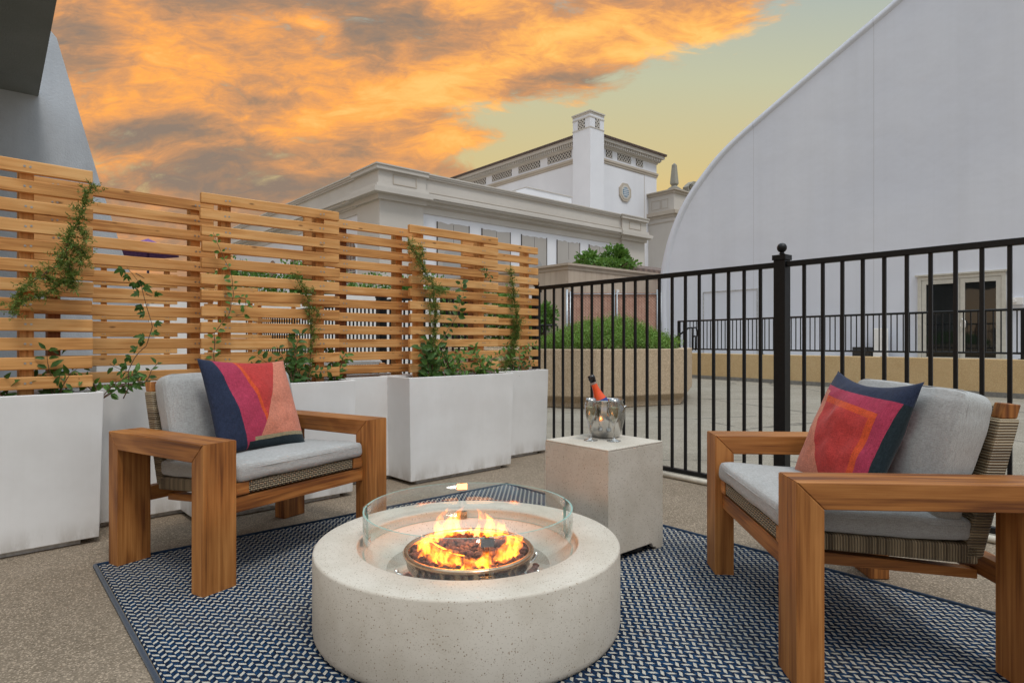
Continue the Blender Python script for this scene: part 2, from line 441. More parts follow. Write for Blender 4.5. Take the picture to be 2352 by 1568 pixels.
def mk_leaf(name, a, b, c_):
    m, t, p = newmat(name); o = t.coord('Object')
    n = t.noise(o, 3.5, 3, .6); n2 = t.noise(o, 40, 2, .6)
    c = t.ramp((n * .5 + n2 * .5), [(.33, a), (.5, b), (.68, c_)])
    setp(t, p, color=c, rough=.5, spec=.35, sub=0.0)
    # a little light through the leaf
    tr = t.n('ShaderNodeBsdfTranslucent'); t.t.links.new(c.s, tr.inputs[0])
    mx = t.n('ShaderNodeMixShader'); mx.inputs[0].default_value = .25
    out = [n_ for n_ in t.t.nodes if n_.type == 'OUTPUT_MATERIAL'][0]
    t.t.links.new(p.outputs[0], mx.inputs[1]); t.t.links.new(tr.outputs[0], mx.inputs[2]); t.t.links.new(mx.outputs[0], out.inputs[0])
    return m
M_LEAF = mk_leaf('vine_leaf', (.025, .065, .012), (.055, .13, .022), (.13, .22, .045))
M_LEAFB = mk_leaf('vine_leaf_bright', (.045, .11, .015), (.09, .20, .03), (.17, .29, .06))
M_FERN = mk_leaf('fern_leaf', (.07, .13, .02), (.15, .22, .04), (.26, .31, .08))
M_BUSH = mk_leaf('bush_leaf', (.08, .16, .02), (.17, .30, .045), (.28, .42, .09))
M_TREE = mk_leaf('tree_leaf', (.05, .12, .018), (.11, .22, .035), (.20, .33, .07))

# ------------------------------------------------------------------ setting
bm = bmesh.new()
vs = [bm.verts.new(p) for p in ((-300, -60, 0), (300, -60, 0), (300, 600, 0), (-300, 600, 0))]; bm.faces.new(vs)
obj('ground', bm, M_DECK, kind='structure')
FA, FB = Vector((1.36, 4.37, 0)), Vector((2.38, 3.15, 0)); FD = (FB - FA).normalized(); FN = Vector((-FD.y, FD.x, 0))
if FN.y < 0: FN = -FN
bm = bmesh.new()                                           # the patio this side of the railing
p0 = FA - FD * 2.2 + FN * .02; p1 = FA + FD * 9 + FN * .02
pts = [p0, p0 + Vector((-8, -6.9, 0)), Vector((-7, -4, 0)), Vector((6, -6, 0)), p1]
bm.faces.new([bm.verts.new((p.x, p.y, .004)) for p in pts])
obj('patio_floor', bm, M_PATIO, kind='structure')

# --- stucco building with slanted fin wall and canopy slab, left
WP = at(88, 222, 8.5); WD = Vector((.766, .643, 0)); WN = Vector((-.643, .766, 0))
b_ = empty('stucco_building', (WP.x, WP.y, 0), label='grey stucco building with a slanted end wall and overhanging slab, at the far left', cat='building')
Mf = frame((0, 0, 0), WD)
def fin(bm, pts, th, y0=0): prism(bm, pts, lambda p, k: Mf @ Vector((p[0], y0 + k * th, p[1])))
k_ = 8.5 / 5.0
bm = bmesh.new(); fin(bm, [(-9, 0), (1.75, 0), (.578 * k_, 1 + .78 * k_), (.413 * k_, 1 + 1.36 * k_), (.120 * k_, 1 + 2.48 * k_), (.05, 5.4), (-9, 5.4)], .35)
obj('wall', bm, M_STUC, b_)
hs = WP.z
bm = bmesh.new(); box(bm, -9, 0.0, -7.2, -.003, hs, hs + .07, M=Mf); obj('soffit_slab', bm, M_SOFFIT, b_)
bm = bmesh.new(); box(bm, -4, -.75, -.045, -.003, 1 + (784 - 527) / F * 8.2, 1 + (784 - 515) / F * 8.2, M=Mf); obj('wall_ledge', bm, M_PLANTER, b_)

# --- armchair
W_, D_, AH, LW, LT = 1.02, .715, .60, .144, .078
def profile_part(name, pts, x0, x1, mat, parent, bev=.003):
    bm = bmesh.new(); prism(bm, pts, lambda p, k: Vector((x1 if k else x0, p[0], p[1])))
    return obj(name, bm, mat, parent, bevel=bev)
def cushion(w, d, h, r, puff, seed, wr=.004, n=26):
    bm = bmesh.new(); bmesh.ops.create_cube(bm, size=2)
    bmesh.ops.subdivide_edges(bm, edges=bm.edges, cuts=n, use_grid_fill=True)
    hx, hy, hz = w / 2, d / 2, h / 2
    for v in bm.verts:
        x, y, z = v.co
        p = Vector((x * hx, y * hy, z * hz))
        q = Vector((max(-hx + r, min(hx - r, p.x)), max(-hy + r, min(hy - r, p.y)), max(-hz + r * .8, min(hz - r * .8, p.z))))
        d_ = p - q
        if d_.length > 1e-6: p = q + d_.normalized() * min(r, max(abs(d_.x), abs(d_.y), abs(d_.z)))
        cx, cy = 1 - abs(x) ** 2.6, 1 - abs(y) ** 2.6
        p.z += (1 if z > 0 else -1) * abs(z) * puff * max(cx, 0) * max(cy, 0)
        p.x += (x / (abs(x) + 1e-6)) * (abs(x) > .98) * 0
        nn = noise.noise(Vector((p.x * 6 + seed, p.y * 6, p.z * 6))) * wr + noise.noise(Vector((p.x * 17 + seed, p.y * 17, p.z * 10))) * wr * .4
        p += Vector((x * .3, y * .3, z)).normalized() * nn
        v.co = p
    return bm
def seam_ring(bm, w, d, z, r, rad=.0035):
    pts = []
    for cx, cy, a0 in ((w / 2 - r, d / 2 - r, 0), (-w / 2 + r, d / 2 - r, 90), (-w / 2 + r, -d / 2 + r, 180), (w / 2 - r, -d / 2 + r, 270)):
        for k in range(5):
            a = R(a0 + k * 22.5); pts.append((cx + r * math.cos(a), cy + r * math.sin(a), z))
    pts.append(pts[0]); tube(bm, pts, rad, 6, cap=False)
def make_armchair():
    c = empty('armchair')
    h = AH - LT
    for sx in (-1, 1):
        x1, x0 = (sx * W_ / 2, sx * (W_ / 2 - LW))
        x0, x1 = min(x0, x1), max(x0, x1)
        profile_part('leg', [(0, .006), (LT, .006), (LT, h), (0, AH)], x0, x1, M_TEAK[2], c)
        profile_part('leg', [(D_ - LT, .006), (D_, .006), (D_, AH), (D_ - LT, h)], x0, x1, M_TEAK[2], c)
        profile_part('armrest', [(0.0012, AH), (LT + .0008, h), (D_ - LT - .0008, h), (D_ - .0012, AH)], x0, x1, M_TEAK[1], c)
    xi = W_ / 2 - LW + .0
    profile_part('front_rail', [(.028, .295), (.068, .295), (.068, .358), (.028, .358)], -xi, xi, M_TEAK[0], c)
    profile_part('back_rail', [(D_ - .075, .27), (D_ - .03, .27), (D_ - .03, .335), (D_ - .075, .335)], -xi, xi, M_TEAK[0], c)
    for sx in (-1, 1):
        x = sx * (xi - .10); profile_part('side_rail', [(.068, .30), (D_ - .075, .255), (D_ - .075, .285), (.068, .34)], x - .02, x + .02, M_TEAK[1], c)
    # seat: wrapped side members, woven front edge with wooden end blocks
    xs = xi - .012
    for sx in (-1, 1):
        xa, xb = sorted((sx * xs, sx * (xs - .06)))
        profile_part('seat_side', [(.045, .366), (.60, .322), (.60, .382), (.045, .416)], xa, xb, M_WICK_Y, c, .008)
        profile_part('end_block', [(.018, .366), (.044, .364), (.044, .416), (.018, .418)], xa, xb, M_TEAK[0], c)
        # back: wrapped stiles leaning back with bare wooden tops
        sl = (.705 - .585) / (.80 - .33)
        def L(hh): return .585 + (hh - .33) * sl
        profile_part('back_stile', [(L(.34) - .035, .34), (L(.34) + .025, .34), (L(.765) + .025, .765), (L(.765) - .035, .765)], xa, xb, M_WICK_Z, c, .008)
        profile_part('stile_top', [(L(.766) - .028, .766), (L(.766) + .018, .766), (L(.81) + .018, .808), (L(.81) - .028, .812)], xa + .006, xb - .006, M_TEAK[2], c)
    profile_part('seat_edge', [(.022, .368), (.06, .366), (.06, .414), (.022, .416)], -xs + .062, xs - .062, M_WEAVE, c, .006)
    profile_part('seat_panel', [(.06, .385), (.60, .345), (.60, .37), (.06, .41)], -xs + .061, xs - .061, M_WEAVE, c)
    profile_part('back_panel', [(L(.36) - .012, .36), (L(.36) + .01, .36), (L(.80) + .01, .80), (L(.80) - .012, .80)], -xs + .061, xs - .061, M_WEAVE, c, .004)
    # cushions
    bm = cushion(2 * xs + .01, .585, .076, .034, .018, 3.0, .006); seam_ring(bm, 2 * xs + .008, .583, .014, .045, .0022)
    obj('seat_cushion', bm, M_CUSH, c, loc=(0, .30, .440), rot=(R(-3.5), 0, 0), smooth=True)
    bm = cushion(2 * xs - .01, .42, .100, .045, .022, 9.0, .008); seam_ring(bm, 2 * xs - .014, .414, .028, .05, .0022)
    obj('back_cushion', bm, M_CUSH, c, loc=(0, .560, .640), rot=(R(75), 0, 0), smooth=True)
    return c
arm = make_armchair()
def place_chair(o, p, bdir, **k):
    """p: front outer corner (left frame seen from behind the width axis), bdir: unit vector to the back"""
    b = Vector((bdir[0], bdir[1], 0)).normalized()
    rz = math.atan2(b.y, b.x) - math.pi / 2
    o.rotation_euler = (0, 0, rz); o.location = (p[0], p[1], p[2] if len(p) > 2 else 0); tag(o, **k)
GC = 'teak armchairs on the patio'
a1 = Vector((.524, .852, 0)); c1 = Vector((-1.195, 2.399, 0)) + a1 * .51
place_chair(arm, (c1.x, c1.y, .0), (-.852, .524), label='teak armchair with grey cushions in front of the white planters, left of the fire pit', cat='armchair', group=GC)
arm2 = copy_tree(arm); a2 = Vector((.063, .998, 0)); c2 = Vector((.809, 1.759, 0)) + a2 * .515
place_chair(arm2, (c2.x, c2.y, .0), (.998, -.063), label='teak armchair with grey cushions beside the black railing, right of the fire pit', cat='armchair', group=GC)
arm3 = copy_tree(arm); place_chair(arm3, (-1.75, 5.95, 0), (.45, -.89), label='armchair seen from behind through the slats beyond the planters', cat='armchair', group=GC)

# --- throw pillows
def mk_pillow(name, regions, base):
    m, t, p = newmat(name); uv = t.coord('UV'); u, v, _ = t.xyz(uv)
    o = t.coord('Object')
    wob = (t.noise(o, 60, 3, .6) - .5) * .008
    u = u + wob; v = v + wob
    c = t.mix(0.0, base, base)
    for col, planes in regions:
        f = None
        for a, b, k in planes:                             # a*u + b*v > k
            g = (u * a + v * b).gt(k); f = g if f is None else f * g
        c = t.mix(f, c, col)
    x, y, z = t.xyz(o)
    wv = t.noise(t.scale(o, 500, 60, 100), 1, 2, .6) * .5 + t.noise(t.scale(o, 60, 500, 100), 1, 2, .6) * .5
    c = t.mix(1.0, c, t.ramp(wv, [(.35, (.62, .62, .62)), (.65, (1.25, 1.25, 1.25))]), 'MULTIPLY')
    setp(t, p, color=c, rough=.95, normal=t.bump(wv, .5, .002), spec=.1, sheen=.1); return m
def ln(p, q):
    """half plane to the left of p->q as (a, b, k)"""
    dx, dy = q[0] - p[0], q[1] - p[1]; return (-dy, dx, -dy * p[0] + dx * p[1])
NAVY, MAG, RED, SALM, ORG, KHAKI, DK = (.022, .030, .058), (.36, .040, .080), (.44, .045, .040), (.55, .20, .13), (.55, .075, .025), (.30, .25, .15), (.018, .028, .034)
# u: 0 left .. 1 right, v: 0 bottom .. 1 top
PL1 = mk_pillow('pillow_fabric_left', [
    (MAG, [ln((.13, 1.0), (.29, 0))]),
    (ORG, [ln((.33, 1.0), (.52, .15))]),
    (RED, [ln((.37, 1.0), (.55, .15))]),
    (SALM, [ln((.86, 1.05), (.40, .05))]),
    (KHAKI, [ln((1.0, .155), (0.0, .08)), (1, 0, .36)]),
    (DK, [ln((1.0, .12), (0.0, .04)), (1, 0, .30)])], NAVY)
PL2 = mk_pillow('pillow_fabric_right', [
    (ORG, [ln((1, .66), (0, .78)), ln((.83, 0), (.86, 1))]),
    (RED, [ln((1, .60), (0, .72)), ln((.77, 0), (.81, 1))]),
    (SALM, [ln((.50, 0), (.22, .55)), ln((1, .74), (0, .82))]),
    (SALM, [ln((.27, .3), (.17, .9)), ln((1, .74), (0, .82))]),
    (DK, [ln((.975, 1), (.93, 0))]), (NAVY, [ln((0, .87), (1, .80))])], MAG)
def pillow(name, w, th, mat, sag, **k):
    n = 44; bm = bmesh.new(); uvl = bm.loops.layers.uv.new('UVMap'); g = {}
    for s in (1, -1):
        for i in range(n + 1):
            for j in range(n + 1):
                a, b = i / n * 2 - 1, j / n * 2 - 1
                e = max(0, (1 - a * a)) ** .55 * max(0, (1 - b * b)) ** .55
                x = a * w / 2 * (1 - .05 * (1 - b * b) * abs(a) ** 3); y = b * w / 2 * (1 - .05 * (1 - a * a) * abs(b) ** 3)
                y -= sag * max(0, b) ** 2 * (1 - a * a) * w
                wr = noise.noise(Vector((a * 2.2 + s, b * 2.2, 1.7))) * .014 + noise.noise(Vector((a * 6 + s, b * 5, 3.7))) * .005
                z = s * (th / 2 * e + wr * e)
                if s == -1 and (i in (0, n) or j in (0, n)): g[(s, i, j)] = g[(1, i, j)]
                else: g[(s, i, j)] = bm.verts.new((x, y, z))
        for i in range(n):
            for j in range(n):
                q = [(i, j), (i + 1, j), (i + 1, j + 1), (i, j + 1)]
                if s == -1: q = q[::-1]
                f = bm.faces.new([g[(s, *c_)] for c_ in q]); f.smooth = True
                for l, c_ in zip(f.loops, q): l[uvl].uv = (c_[0] / n, c_[1] / n)
    o = obj(name, bm, mat, **k); return o
def put_pillow(o, chair_c, bdir, s, t_, h, lean, roll, yaw=0):
    b = Vector((bdir[0], bdir[1], 0)).normalized(); a = Vector((-b.y, b.x, 0))   # a: to the left seen from behind the back dir
    a = -a                                                # local x points viewer-right when looking at the chair front
    loc = Vector(chair_c) + a * s + b * t_ + Vector((0, 0, h))
    X = (a * math.cos(yaw) + b * math.sin(yaw)).normalized(); B2 = Vector((-X.y, X.x, 0))
    Y = (Vector((0, 0, 1)) * math.cos(lean) + B2 * math.sin(lean)).normalized(); Z = X.cross(Y)
    M = Matrix((X, Y, Z)).transposed() @ Matrix.Rotation(roll, 3, 'Z')
    o.location = loc; o.rotation_euler = M.to_euler()
pa = pillow('throw_pillow', .47, .15, PL1, .02, label='square pillow with navy edge, red and salmon fields, on the left armchair', cat='pillow', group='patterned throw pillows')
put_pillow(pa, c1, (-.852, .524), -.03, .355, .70, R(26), R(-3))
pb = pillow('throw_pillow', .46, .16, PL2, .075, label='square pillow with blue top and dark green side, on the right armchair', cat='pillow', group='patterned throw pillows')
put_pillow(pb, c2, (.998, -.063), -.02, .40, .665, R(24), R(-2), R(10))

# --- rug
RL = Vector((-1.846, 2.746, 0)); RT = Vector((-.036, 4.318, 0))
rd = (RT - RL).normalized(); rn = Vector((rd.y, -rd.x, 0)); RWD = (RT - RL).length; RLN = 3.6
rug = empty('rug', (RL.x, RL.y, .004), ang(rd), label='navy and cream woven outdoor rug lying under the fire pit and armchairs', cat='rug')
bm = bmesh.new(); box(bm, .012, RWD - .012, -RLN + .012, -.012, 0, .006); obj('pile', bm, M_RUG, rug)
bm = bmesh.new(); tube(bm, [(0, 0, .005), (RWD, 0, .005), (RWD, -RLN, .005), (0, -RLN, .005), (0, 0, .005)], .009, 8); obj('binding', bm, M_RUGB, rug)

# --- fire pit
PC = Vector((-.156, 2.245, 0)); PR, PI_, PH = .540, .392, .279
fp = empty('fire_pit', (PC.x, PC.y, .010), label='round speckled cast stone fire pit in the middle of the rug', cat='fire pit')
bm = bmesh.new()
lathe(bm, [(.515, .002), (.532, .006), (.538, .016), (PR, .03), (PR, PH - .008), (PR - .003, PH - .002), (PR - .009, PH), (PI_ + .006, PH), (PI_ + .001, PH - .003), (PI_, PH - .008), (PI_, PH - .028),
           (PI_ - .022, PH - .030), (PI_ - .024, PH - .034), (.30, .187), (.28, .183), (0, .183)], 160)
obj('body', bm, M_TERR, fp)
bm = bmesh.new(); lathe(bm, [(0, .186), (.292, .186), (.292, .190), (0, .190)], 96)
for a in (200, 340, 20, 160):
    lathe(bm, [(0, .199), (.007, .198), (.009, .190)], 12, (.262 * math.cos(R(a)), .262 * math.sin(R(a)), 0))
obj('burner_plate', bm, M_CHROME, fp)
def mk_tray():
    bm = bmesh.new(); lathe(bm, [(.20, .1905), (.222, .196), (.226, .222), (.234, .232), (.236, .240), (.230, .247), (.220, .246), (.214, .238), (.212, .215), (.0, .212)], 96)
    return bm
M_TRAY = simple('heated_steel_ring', (.50, .34, .22), .24, 1.0, nz=.25, nsc=14)
obj('burner_ring', mk_tray(), M_TRAY, fp)
M_LAVA = simple('lava_rock', (.085, .032, .022), .9, nz=.6, nsc=30, bumpk=.9, bsc=90)
bm = bmesh.new(); random.seed(5)
def rock(bm, c, r, sd):
    g = bmesh.ops.create_icosphere(bm, subdivisions=2, radius=r)['verts']
    ax = (random.uniform(.8, 1.2), random.uniform(.8, 1.2), random.uniform(.6, .95))
    for v in g:
        k = 1 + .35 * noise.noise(v.co * (1.4 / r) + Vector((sd, 0, 0)))
        v.co = Vector((v.co.x * ax[0] * k, v.co.y * ax[1] * k, v.co.z * ax[2] * k)) + Vector(c)
for i in range(620):
    a = random.uniform(0, 2 * math.pi); q = .205 * math.sqrt(random.random())
    rock(bm, (q * math.cos(a), q * math.sin(a), .222 + random.uniform(-.004, .016) + .012 * (1 - q / .2)), random.uniform(.0075, .0125), i * 3.1)
for i in range(60):
    a = random.uniform(R(200), R(350)); rock(bm, (.245 * math.cos(a), .245 * math.sin(a), .197), random.uniform(.008, .012), i * 2.1)
tag(obj('lava_rocks', bm, M_LAVA, fp), kind='stuff')
# wind guard
def mk_glass():
    m, t, p = newmat('clear_glass'); N = t.t
    lw_ = t.n('ShaderNodeLayerWeight'); lw_.inputs[0].default_value = .5
    fr_ = S(N, lw_.outputs['Facing']).pow(4.0) * .75 + .035
    class _F: outputs = [fr_.s]
    fr = _F
    tr = t.n('ShaderNodeBsdfTransparent'); tr.inputs[0].default_value = (.965, .985, .98, 1)
    gl = t.n('ShaderNodeBsdfGlossy'); gl.inputs['Roughness'].default_value = .0; gl.inputs[0].default_value = (1, 1, 1, 1)
    mx = t.n('ShaderNodeMixShader'); N.links.new(fr.outputs[0], mx.inputs[0]); N.links.new(tr.outputs[0], mx.inputs[1]); N.links.new(gl.outputs[0], mx.inputs[2])
    out = [n_ for n_ in N.nodes if n_.type == 'OUTPUT_MATERIAL'][0]; N.links.new(mx.outputs[0], out.inputs[0]); return m
M_GLASS = mk_glass()
M_GEDGE = simple('glass_edge', (.30, .50, .44), .15, nz=.1, spec=.8)
gw = empty('wind_guard', (PC.x, PC.y, .010), label='clear curved glass wind guard standing inside the fire pit opening', cat='glass guard')
gaps = [(-74, 0), (-18 + 34, 0), (98, 0), (180, 0)]
GA = [-77.5, 16.5, 98.5, 178.5]
g0, g1, gr = PH - .029, .396, .374
for i in range(4):
    a0, a1_ = R(GA[i] + 1.1), R((GA[(i + 1) % 4] + (360 if i == 3 else 0)) - 1.1)
    n = 36; bm = bmesh.new(); V = []
    for k in range(n + 1):
        a = a0 + (a1_ - a0) * k / n; c_, s_ = math.cos(a), math.sin(a)
        V.append([bm.verts.new((r_ * c_, r_ * s_, z_)) for r_, z_ in ((gr, g0), (gr, g1), (gr - .006, g1), (gr - .006, g0))])
    for k in range(n):
        for q in range(4):
            f = bm.faces.new((V[k][q], V[k][(q + 1) % 4], V[k + 1][(q + 1) % 4], V[k + 1][q])); f.smooth = q in (0, 2); f.material_index = 1 if q in (1, 3) else 0
    for e in (V[0], V[-1]): f = bm.faces.new(e); f.material_index = 1
    obj('glass_panel', bm, [M_GLASS, M_GEDGE], gw)
for a in GA:
    for z in (g0 + .012, g1 - .014):
        bm = bmesh.new()
        for r_ in (gr + .0045, gr - .0105): box(bm, r_ - .002, r_ + .002, -.021, .021, -.0125, .0125)
        box(bm, gr - .0090, gr + .0030, -.0035, .0035, -.0125, .0125)
        for y_ in (-.012, .012):
            tube(bm, [(gr + .006, y_, 0), (gr + .008, y_, 0)], .004, 10); tube(bm, [(gr - .012, y_, 0), (gr - .014, y_, 0)], .004, 10)
        obj('clamp', bm, M_STEEL, gw, loc=(0, 0, z), rot=(0, 0, R(a)))
# flames: lofted tongues filled with glowing gas
def mk_flame():
    m, t, p = newmat('flame_gas'); N = t.t
    o = t.coord('Object')
    x, y, z = t.xyz(o)
    wv = t.noise(t.scale(o, 1, 1, .45), 34, 3, .6, .6)
    f = wv.ss(.43, .62) * 1.15 + .05
    em = t.n('ShaderNodeEmission'); col = t.ramp(wv, [(.35, (1.0, .13, .008)), (.62, (1.0, .25, .018))])
    N.links.new(col.s, em.inputs[0]); k = (f * 108 * z.ss(.17, .05, .28, 1.0)); N.links.new(k.s, em.inputs[1])
    out = [n_ for n_ in N.nodes if n_.type == 'OUTPUT_MATERIAL'][0]
    N.nodes.remove(p)
    N.links.new(em.outputs[0], out.inputs['Volume']); return m
M_FLAME = mk_flame()
fire = empty('fire', (PC.x, PC.y, .235), label='yellow and orange gas flames rising in a ring from the lava rocks', cat='fire')
random.seed(11)
def tongue(bm, a, r, h, wdt, tang, inward, sd):
    """a flame tongue rooted at angle a on the ring"""
    base = Vector((r * math.cos(a), r * math.sin(a), 0)); tn = Vector((-math.sin(a), math.cos(a), 0)); ri = Vector((math.cos(a), math.sin(a), 0))
    n, m_ = 14, 12; rings = []
    for i in range(n + 1):
        q = i / n
        ctr = base + tn * (tang * q ** 1.3 + .012 * math.sin(q * 7 + sd)) - ri * (inward * q) + ri * .008 * math.sin(q * 9 + sd * 2) + Vector((0, 0, h * q))
        rr = wdt * (math.sin(math.pi * min(1, (q * .86 + .16))) ** .8) * (1 - q) ** .30
        if i == n: rings.append([bm.verts.new(ctr)]); continue
        rg = []
        for k in range(m_):
            b = k / m_ * 2 * math.pi
            rad = rr * (1 + .38 * noise.noise(Vector((math.cos(b) * 1.5 + sd, math.sin(b) * 1.5, q * 4))))
            rg.append(bm.verts.new(ctr + tn * math.cos(b) * rad * 1.25 + ri * math.sin(b) * rad * .55 + Vector((0, 0, rr * .25 * math.sin(b * 2 + sd)))))
        rings.append(rg)
    bm.faces.new(rings[0][::-1])
    for i in range(n):
        A, B = rings[i], rings[i + 1]
        for k in range(m_):
            k2 = (k + 1) % m_
            f = bm.faces.new((A[k], A[k2], B[0])) if len(B) == 1 else bm.faces.new((A[k], A[k2], B[k2], B[k])); f.smooth = True
fl = [  # angle, height, width, sideways, inward
    (118, .150, .026, -.03, .01), (132, .120, .030, -.04, .02), (148, .085, .026, -.03, .02), (163, .065, .026, -.035, .02), (105, .070, .018, -.02, .01), (140, .165, .018, -.05, .0),
    (178, .085, .024, .02, .01), (195, .080, .026, .03, .02), (218, .065, .024, .05, .03), (238, .080, .028, -.06, .04), (252, .095, .030, -.09, .05), (266, .080, .030, -.08, .04), (280, .070, .026, -.07, .03), (292, .075, .022, .04, .02),
    (300, .075, .022, -.02, .03), (316, .095, .026, .02, .0), (334, .100, .030, .03, .01), (352, .095, .028, .03, .0), (14, .085, .022, .02, .01),
    (40, .100, .022, .02, .0), (56, .120, .028, .03, .0), (70, .140, .024, .02, .01), (62, .150, .016, .05, .0), (84, .045, .016, .02, .01)]
for a, h_, wd, tg, inn in fl:
    bm = bmesh.new(); tongue(bm, R(a), .170, h_ * .88, wd * 1.5, tg * 1.35, inn, random.uniform(0, 50))
    obj('flame', bm, M_FLAME, fire)
fld = bpy.data.lights.new('fire_glow', 'POINT'); fld.energy = 2.4; fld.color = (1.0, .42, .12); fld.shadow_soft_size = .09
flo = bpy.data.objects.new('fire_glow', fld); COL.objects.link(flo); flo.parent = fire; flo.location = (0, 0, .075)

# --- side table
TC = Vector((.446, 3.018, 0)); td = Vector((.758, .652, 0))
tb = empty('side_table', (TC.x, TC.y, .010), ang(td), label='square speckled cast stone side table with a notched foot, carrying the ice bucket', cat='side table')
def shell():
    bm = bmesh.new(); s, h, th = .20, .503, .022
    out = [(-s, 0), (-s + .05, 0), (-s + .058, .012), (-s + .075, .014), (-s + .085, .034), (s - .085, .034), (s - .075, .014), (s - .058, .012), (s - .05, 0), (s, 0), (s, h - .001), (-s, h - .001)]
    for k in range(4):
        M = Matrix.Rotation(R(90 * k), 4, 'Z')
        pts = out
        # mitred panels
        def fn(p, q, M=M): 
            x = p[0]
            if q: x = max(-s + th, min(s - th, x)) if abs(x) > s - th else x
            return M @ Vector((x, -s + (th if q else 0), p[1]))
        prism(bm, pts, fn)
    bmesh.ops.remove_doubles(bm, verts=bm.verts, dist=.0004)
    box(bm, -s + th, s - th, -s + th, s - th, h - .03, h - .002)
    box(bm, -s, s, -s, s, h - .0012, h + .008)
    return bm
obj('body', shell(), M_TERR, tb, bevel=.003)
bm = bmesh.new(); lathe(bm, [(0, .002), (.115, .002), (.118, .012), (.112, .03), (.085, .036), (0, .04)], 40); tube(bm, [(-.05, -.09, .034), (.05, -.09, .034)], .003, 6)
obj('base_disc', bm, M_DARKRUB, tb, loc=(.045, -.06, 0))
TZ = .010 + .511
# ice bucket
bk = empty('ice_bucket', (.471, 3.125, TZ), label='polished steel ice bucket standing on the side table behind two glasses', cat='ice bucket')
bm = bmesh.new(); lathe(bm, [(0, .002), (.062, .0), (.070, .006), (.083, .04), (.094, .085), (.098, .12), (.095, .150), (.086, .178), (.088, .184), (.0905, .187), (.088, .1895), (.084, .187), (.082, .178), (.092, .15), (.094, .12), (.090, .085), (.078, .04), (.062, .01), (0, .008)], 72)
M_BUCKET = simple('bucket_steel', (.50, .49, .47), .16, 1.0, nz=.12, nsc=14)
obj('bowl', bm, M_BUCKET, bk)
bm = bmesh.new(); lathe(bm, [(0, .12), (.092, .12)], 40); obj('ice_water', bm, simple('dark_water', (.03, .035, .04), .1, nz=.2), bk)
for sx in (-1, 1):
    bm = bmesh.new(); pts = [(sx * (.088 + .016 * math.sin(q * math.pi)), -.018 + .036 * q, .150 + .006 * math.sin(q * math.pi)) for q in [i / 8 for i in range(9)]]
    tube(bm, pts, .0035, 8); obj('handle', bm, M_CHROME, bk)
# bottle
M_BOTT = simple('orange_bottle', (.80, .085, .012), .18, nz=.06, spec=.6)
M_LABEL = simple('bottle_blue_label', (.02, .04, .22), .35, nz=.1)
M_FOIL = simple('black_foil_cap', (.012, .012, .014), .25, nz=.1)
M_NECK = simple('bottle_pale_neck', (.42, .34, .30), .16, nz=.1, spec=.7)
bo = empty('champagne_bottle', (.471, 3.125, TZ), label='orange bottle with a black cap leaning out of the ice bucket', cat='bottle')
prof = [(0, 0), (.036, .001), (.040, .008), (.040, .120), (.038, .14), (.030, .168), (.022, .192), (.0165, .215), (.0145, .235), (.0140, .250)]
bm = bmesh.new(); lathe(bm, prof, 40); gb = obj('glass', bm, M_BOTT, bo)
bm = bmesh.new(); lathe(bm, [(.0405, .120), (.0385, .140), (.0330, .160)], 40); gl_ = obj('shoulder_label', bm, M_LABEL, bo)
bm = bmesh.new(); lathe(bm, [(.0142, .240), (.0150, .241), (.0152, .262), (.0140, .264)], 40); gn = obj('neck_label', bm, M_NECK, bo)
bm = bmesh.new(); lathe(bm, [(.0142, .250), (.0158, .251), (.0158, .262), (.0175, .263), (.0178, .278), (.0165, .286), (0, .288)], 40); gc = obj('cap', bm, M_FOIL, bo)
bo.location = (.500, 3.125, TZ + .042); bo.rotation_euler = (R(2), R(-21.5), 0)
# champagne glasses
def mk_wine():
    m, t, p = newmat('champagne'); N = t.t
    o = t.coord('Object')
    tr = t.n('ShaderNodeBsdfTransparent'); tr.inputs[0].default_value = (.90, .82, .52, 1)
    gl = t.n('ShaderNodeBsdfGlossy'); gl.inputs['Roughness'].default_value = .02; df = t.n('ShaderNodeBsdfDiffuse'); df.inputs[0].default_value = (.74, .68, .40, 1)
    m1 = t.n('ShaderNodeMixShader'); b = t.voro(o, 260).lt(.13); k = b * .2 + .74; N.links.new(k.s, m1.inputs[0]); N.links.new(tr.outputs[0], m1.inputs[1]); N.links.new(df.outputs[0], m1.inputs[2])
    fr = t.n('ShaderNodeFresnel'); fr.inputs[0].default_value = 1.33
    m2 = t.n('ShaderNodeMixShader'); N.links.new(fr.outputs[0], m2.inputs[0]); N.links.new(m1.outputs[0], m2.inputs[1]); N.links.new(gl.outputs[0], m2.inputs[2])
    out = [n_ for n_ in N.nodes if n_.type == 'OUTPUT_MATERIAL'][0]; N.links.new(m2.outputs[0], out.inputs[0]); return m
M_WINE = mk_wine()
def mk_ware():
    m, t, p = newmat('glassware'); N = t.t; lw_ = t.n('ShaderNodeLayerWeight'); lw_.inputs[0].default_value = .5
    f = S(N, lw_.outputs['Facing']).pow(1.0) * .75 + .10
    tr = t.n('ShaderNodeBsdfTransparent'); tr.inputs[0].default_value = (.90, .91, .90, 1); gl = t.n('ShaderNodeBsdfGlossy'); gl.inputs['Roughness'].default_value = .18
    mx = t.n('ShaderNodeMixShader'); N.links.new(f.s, mx.inputs[0]); N.links.new(tr.outputs[0], mx.inputs[1]); N.links.new(gl.outputs[0], mx.inputs[2])
    out = [n_ for n_ in N.nodes if n_.type == 'OUTPUT_MATERIAL'][0]; N.links.new(mx.outputs[0], out.inputs[0]); return m
M_WARE = mk_ware()
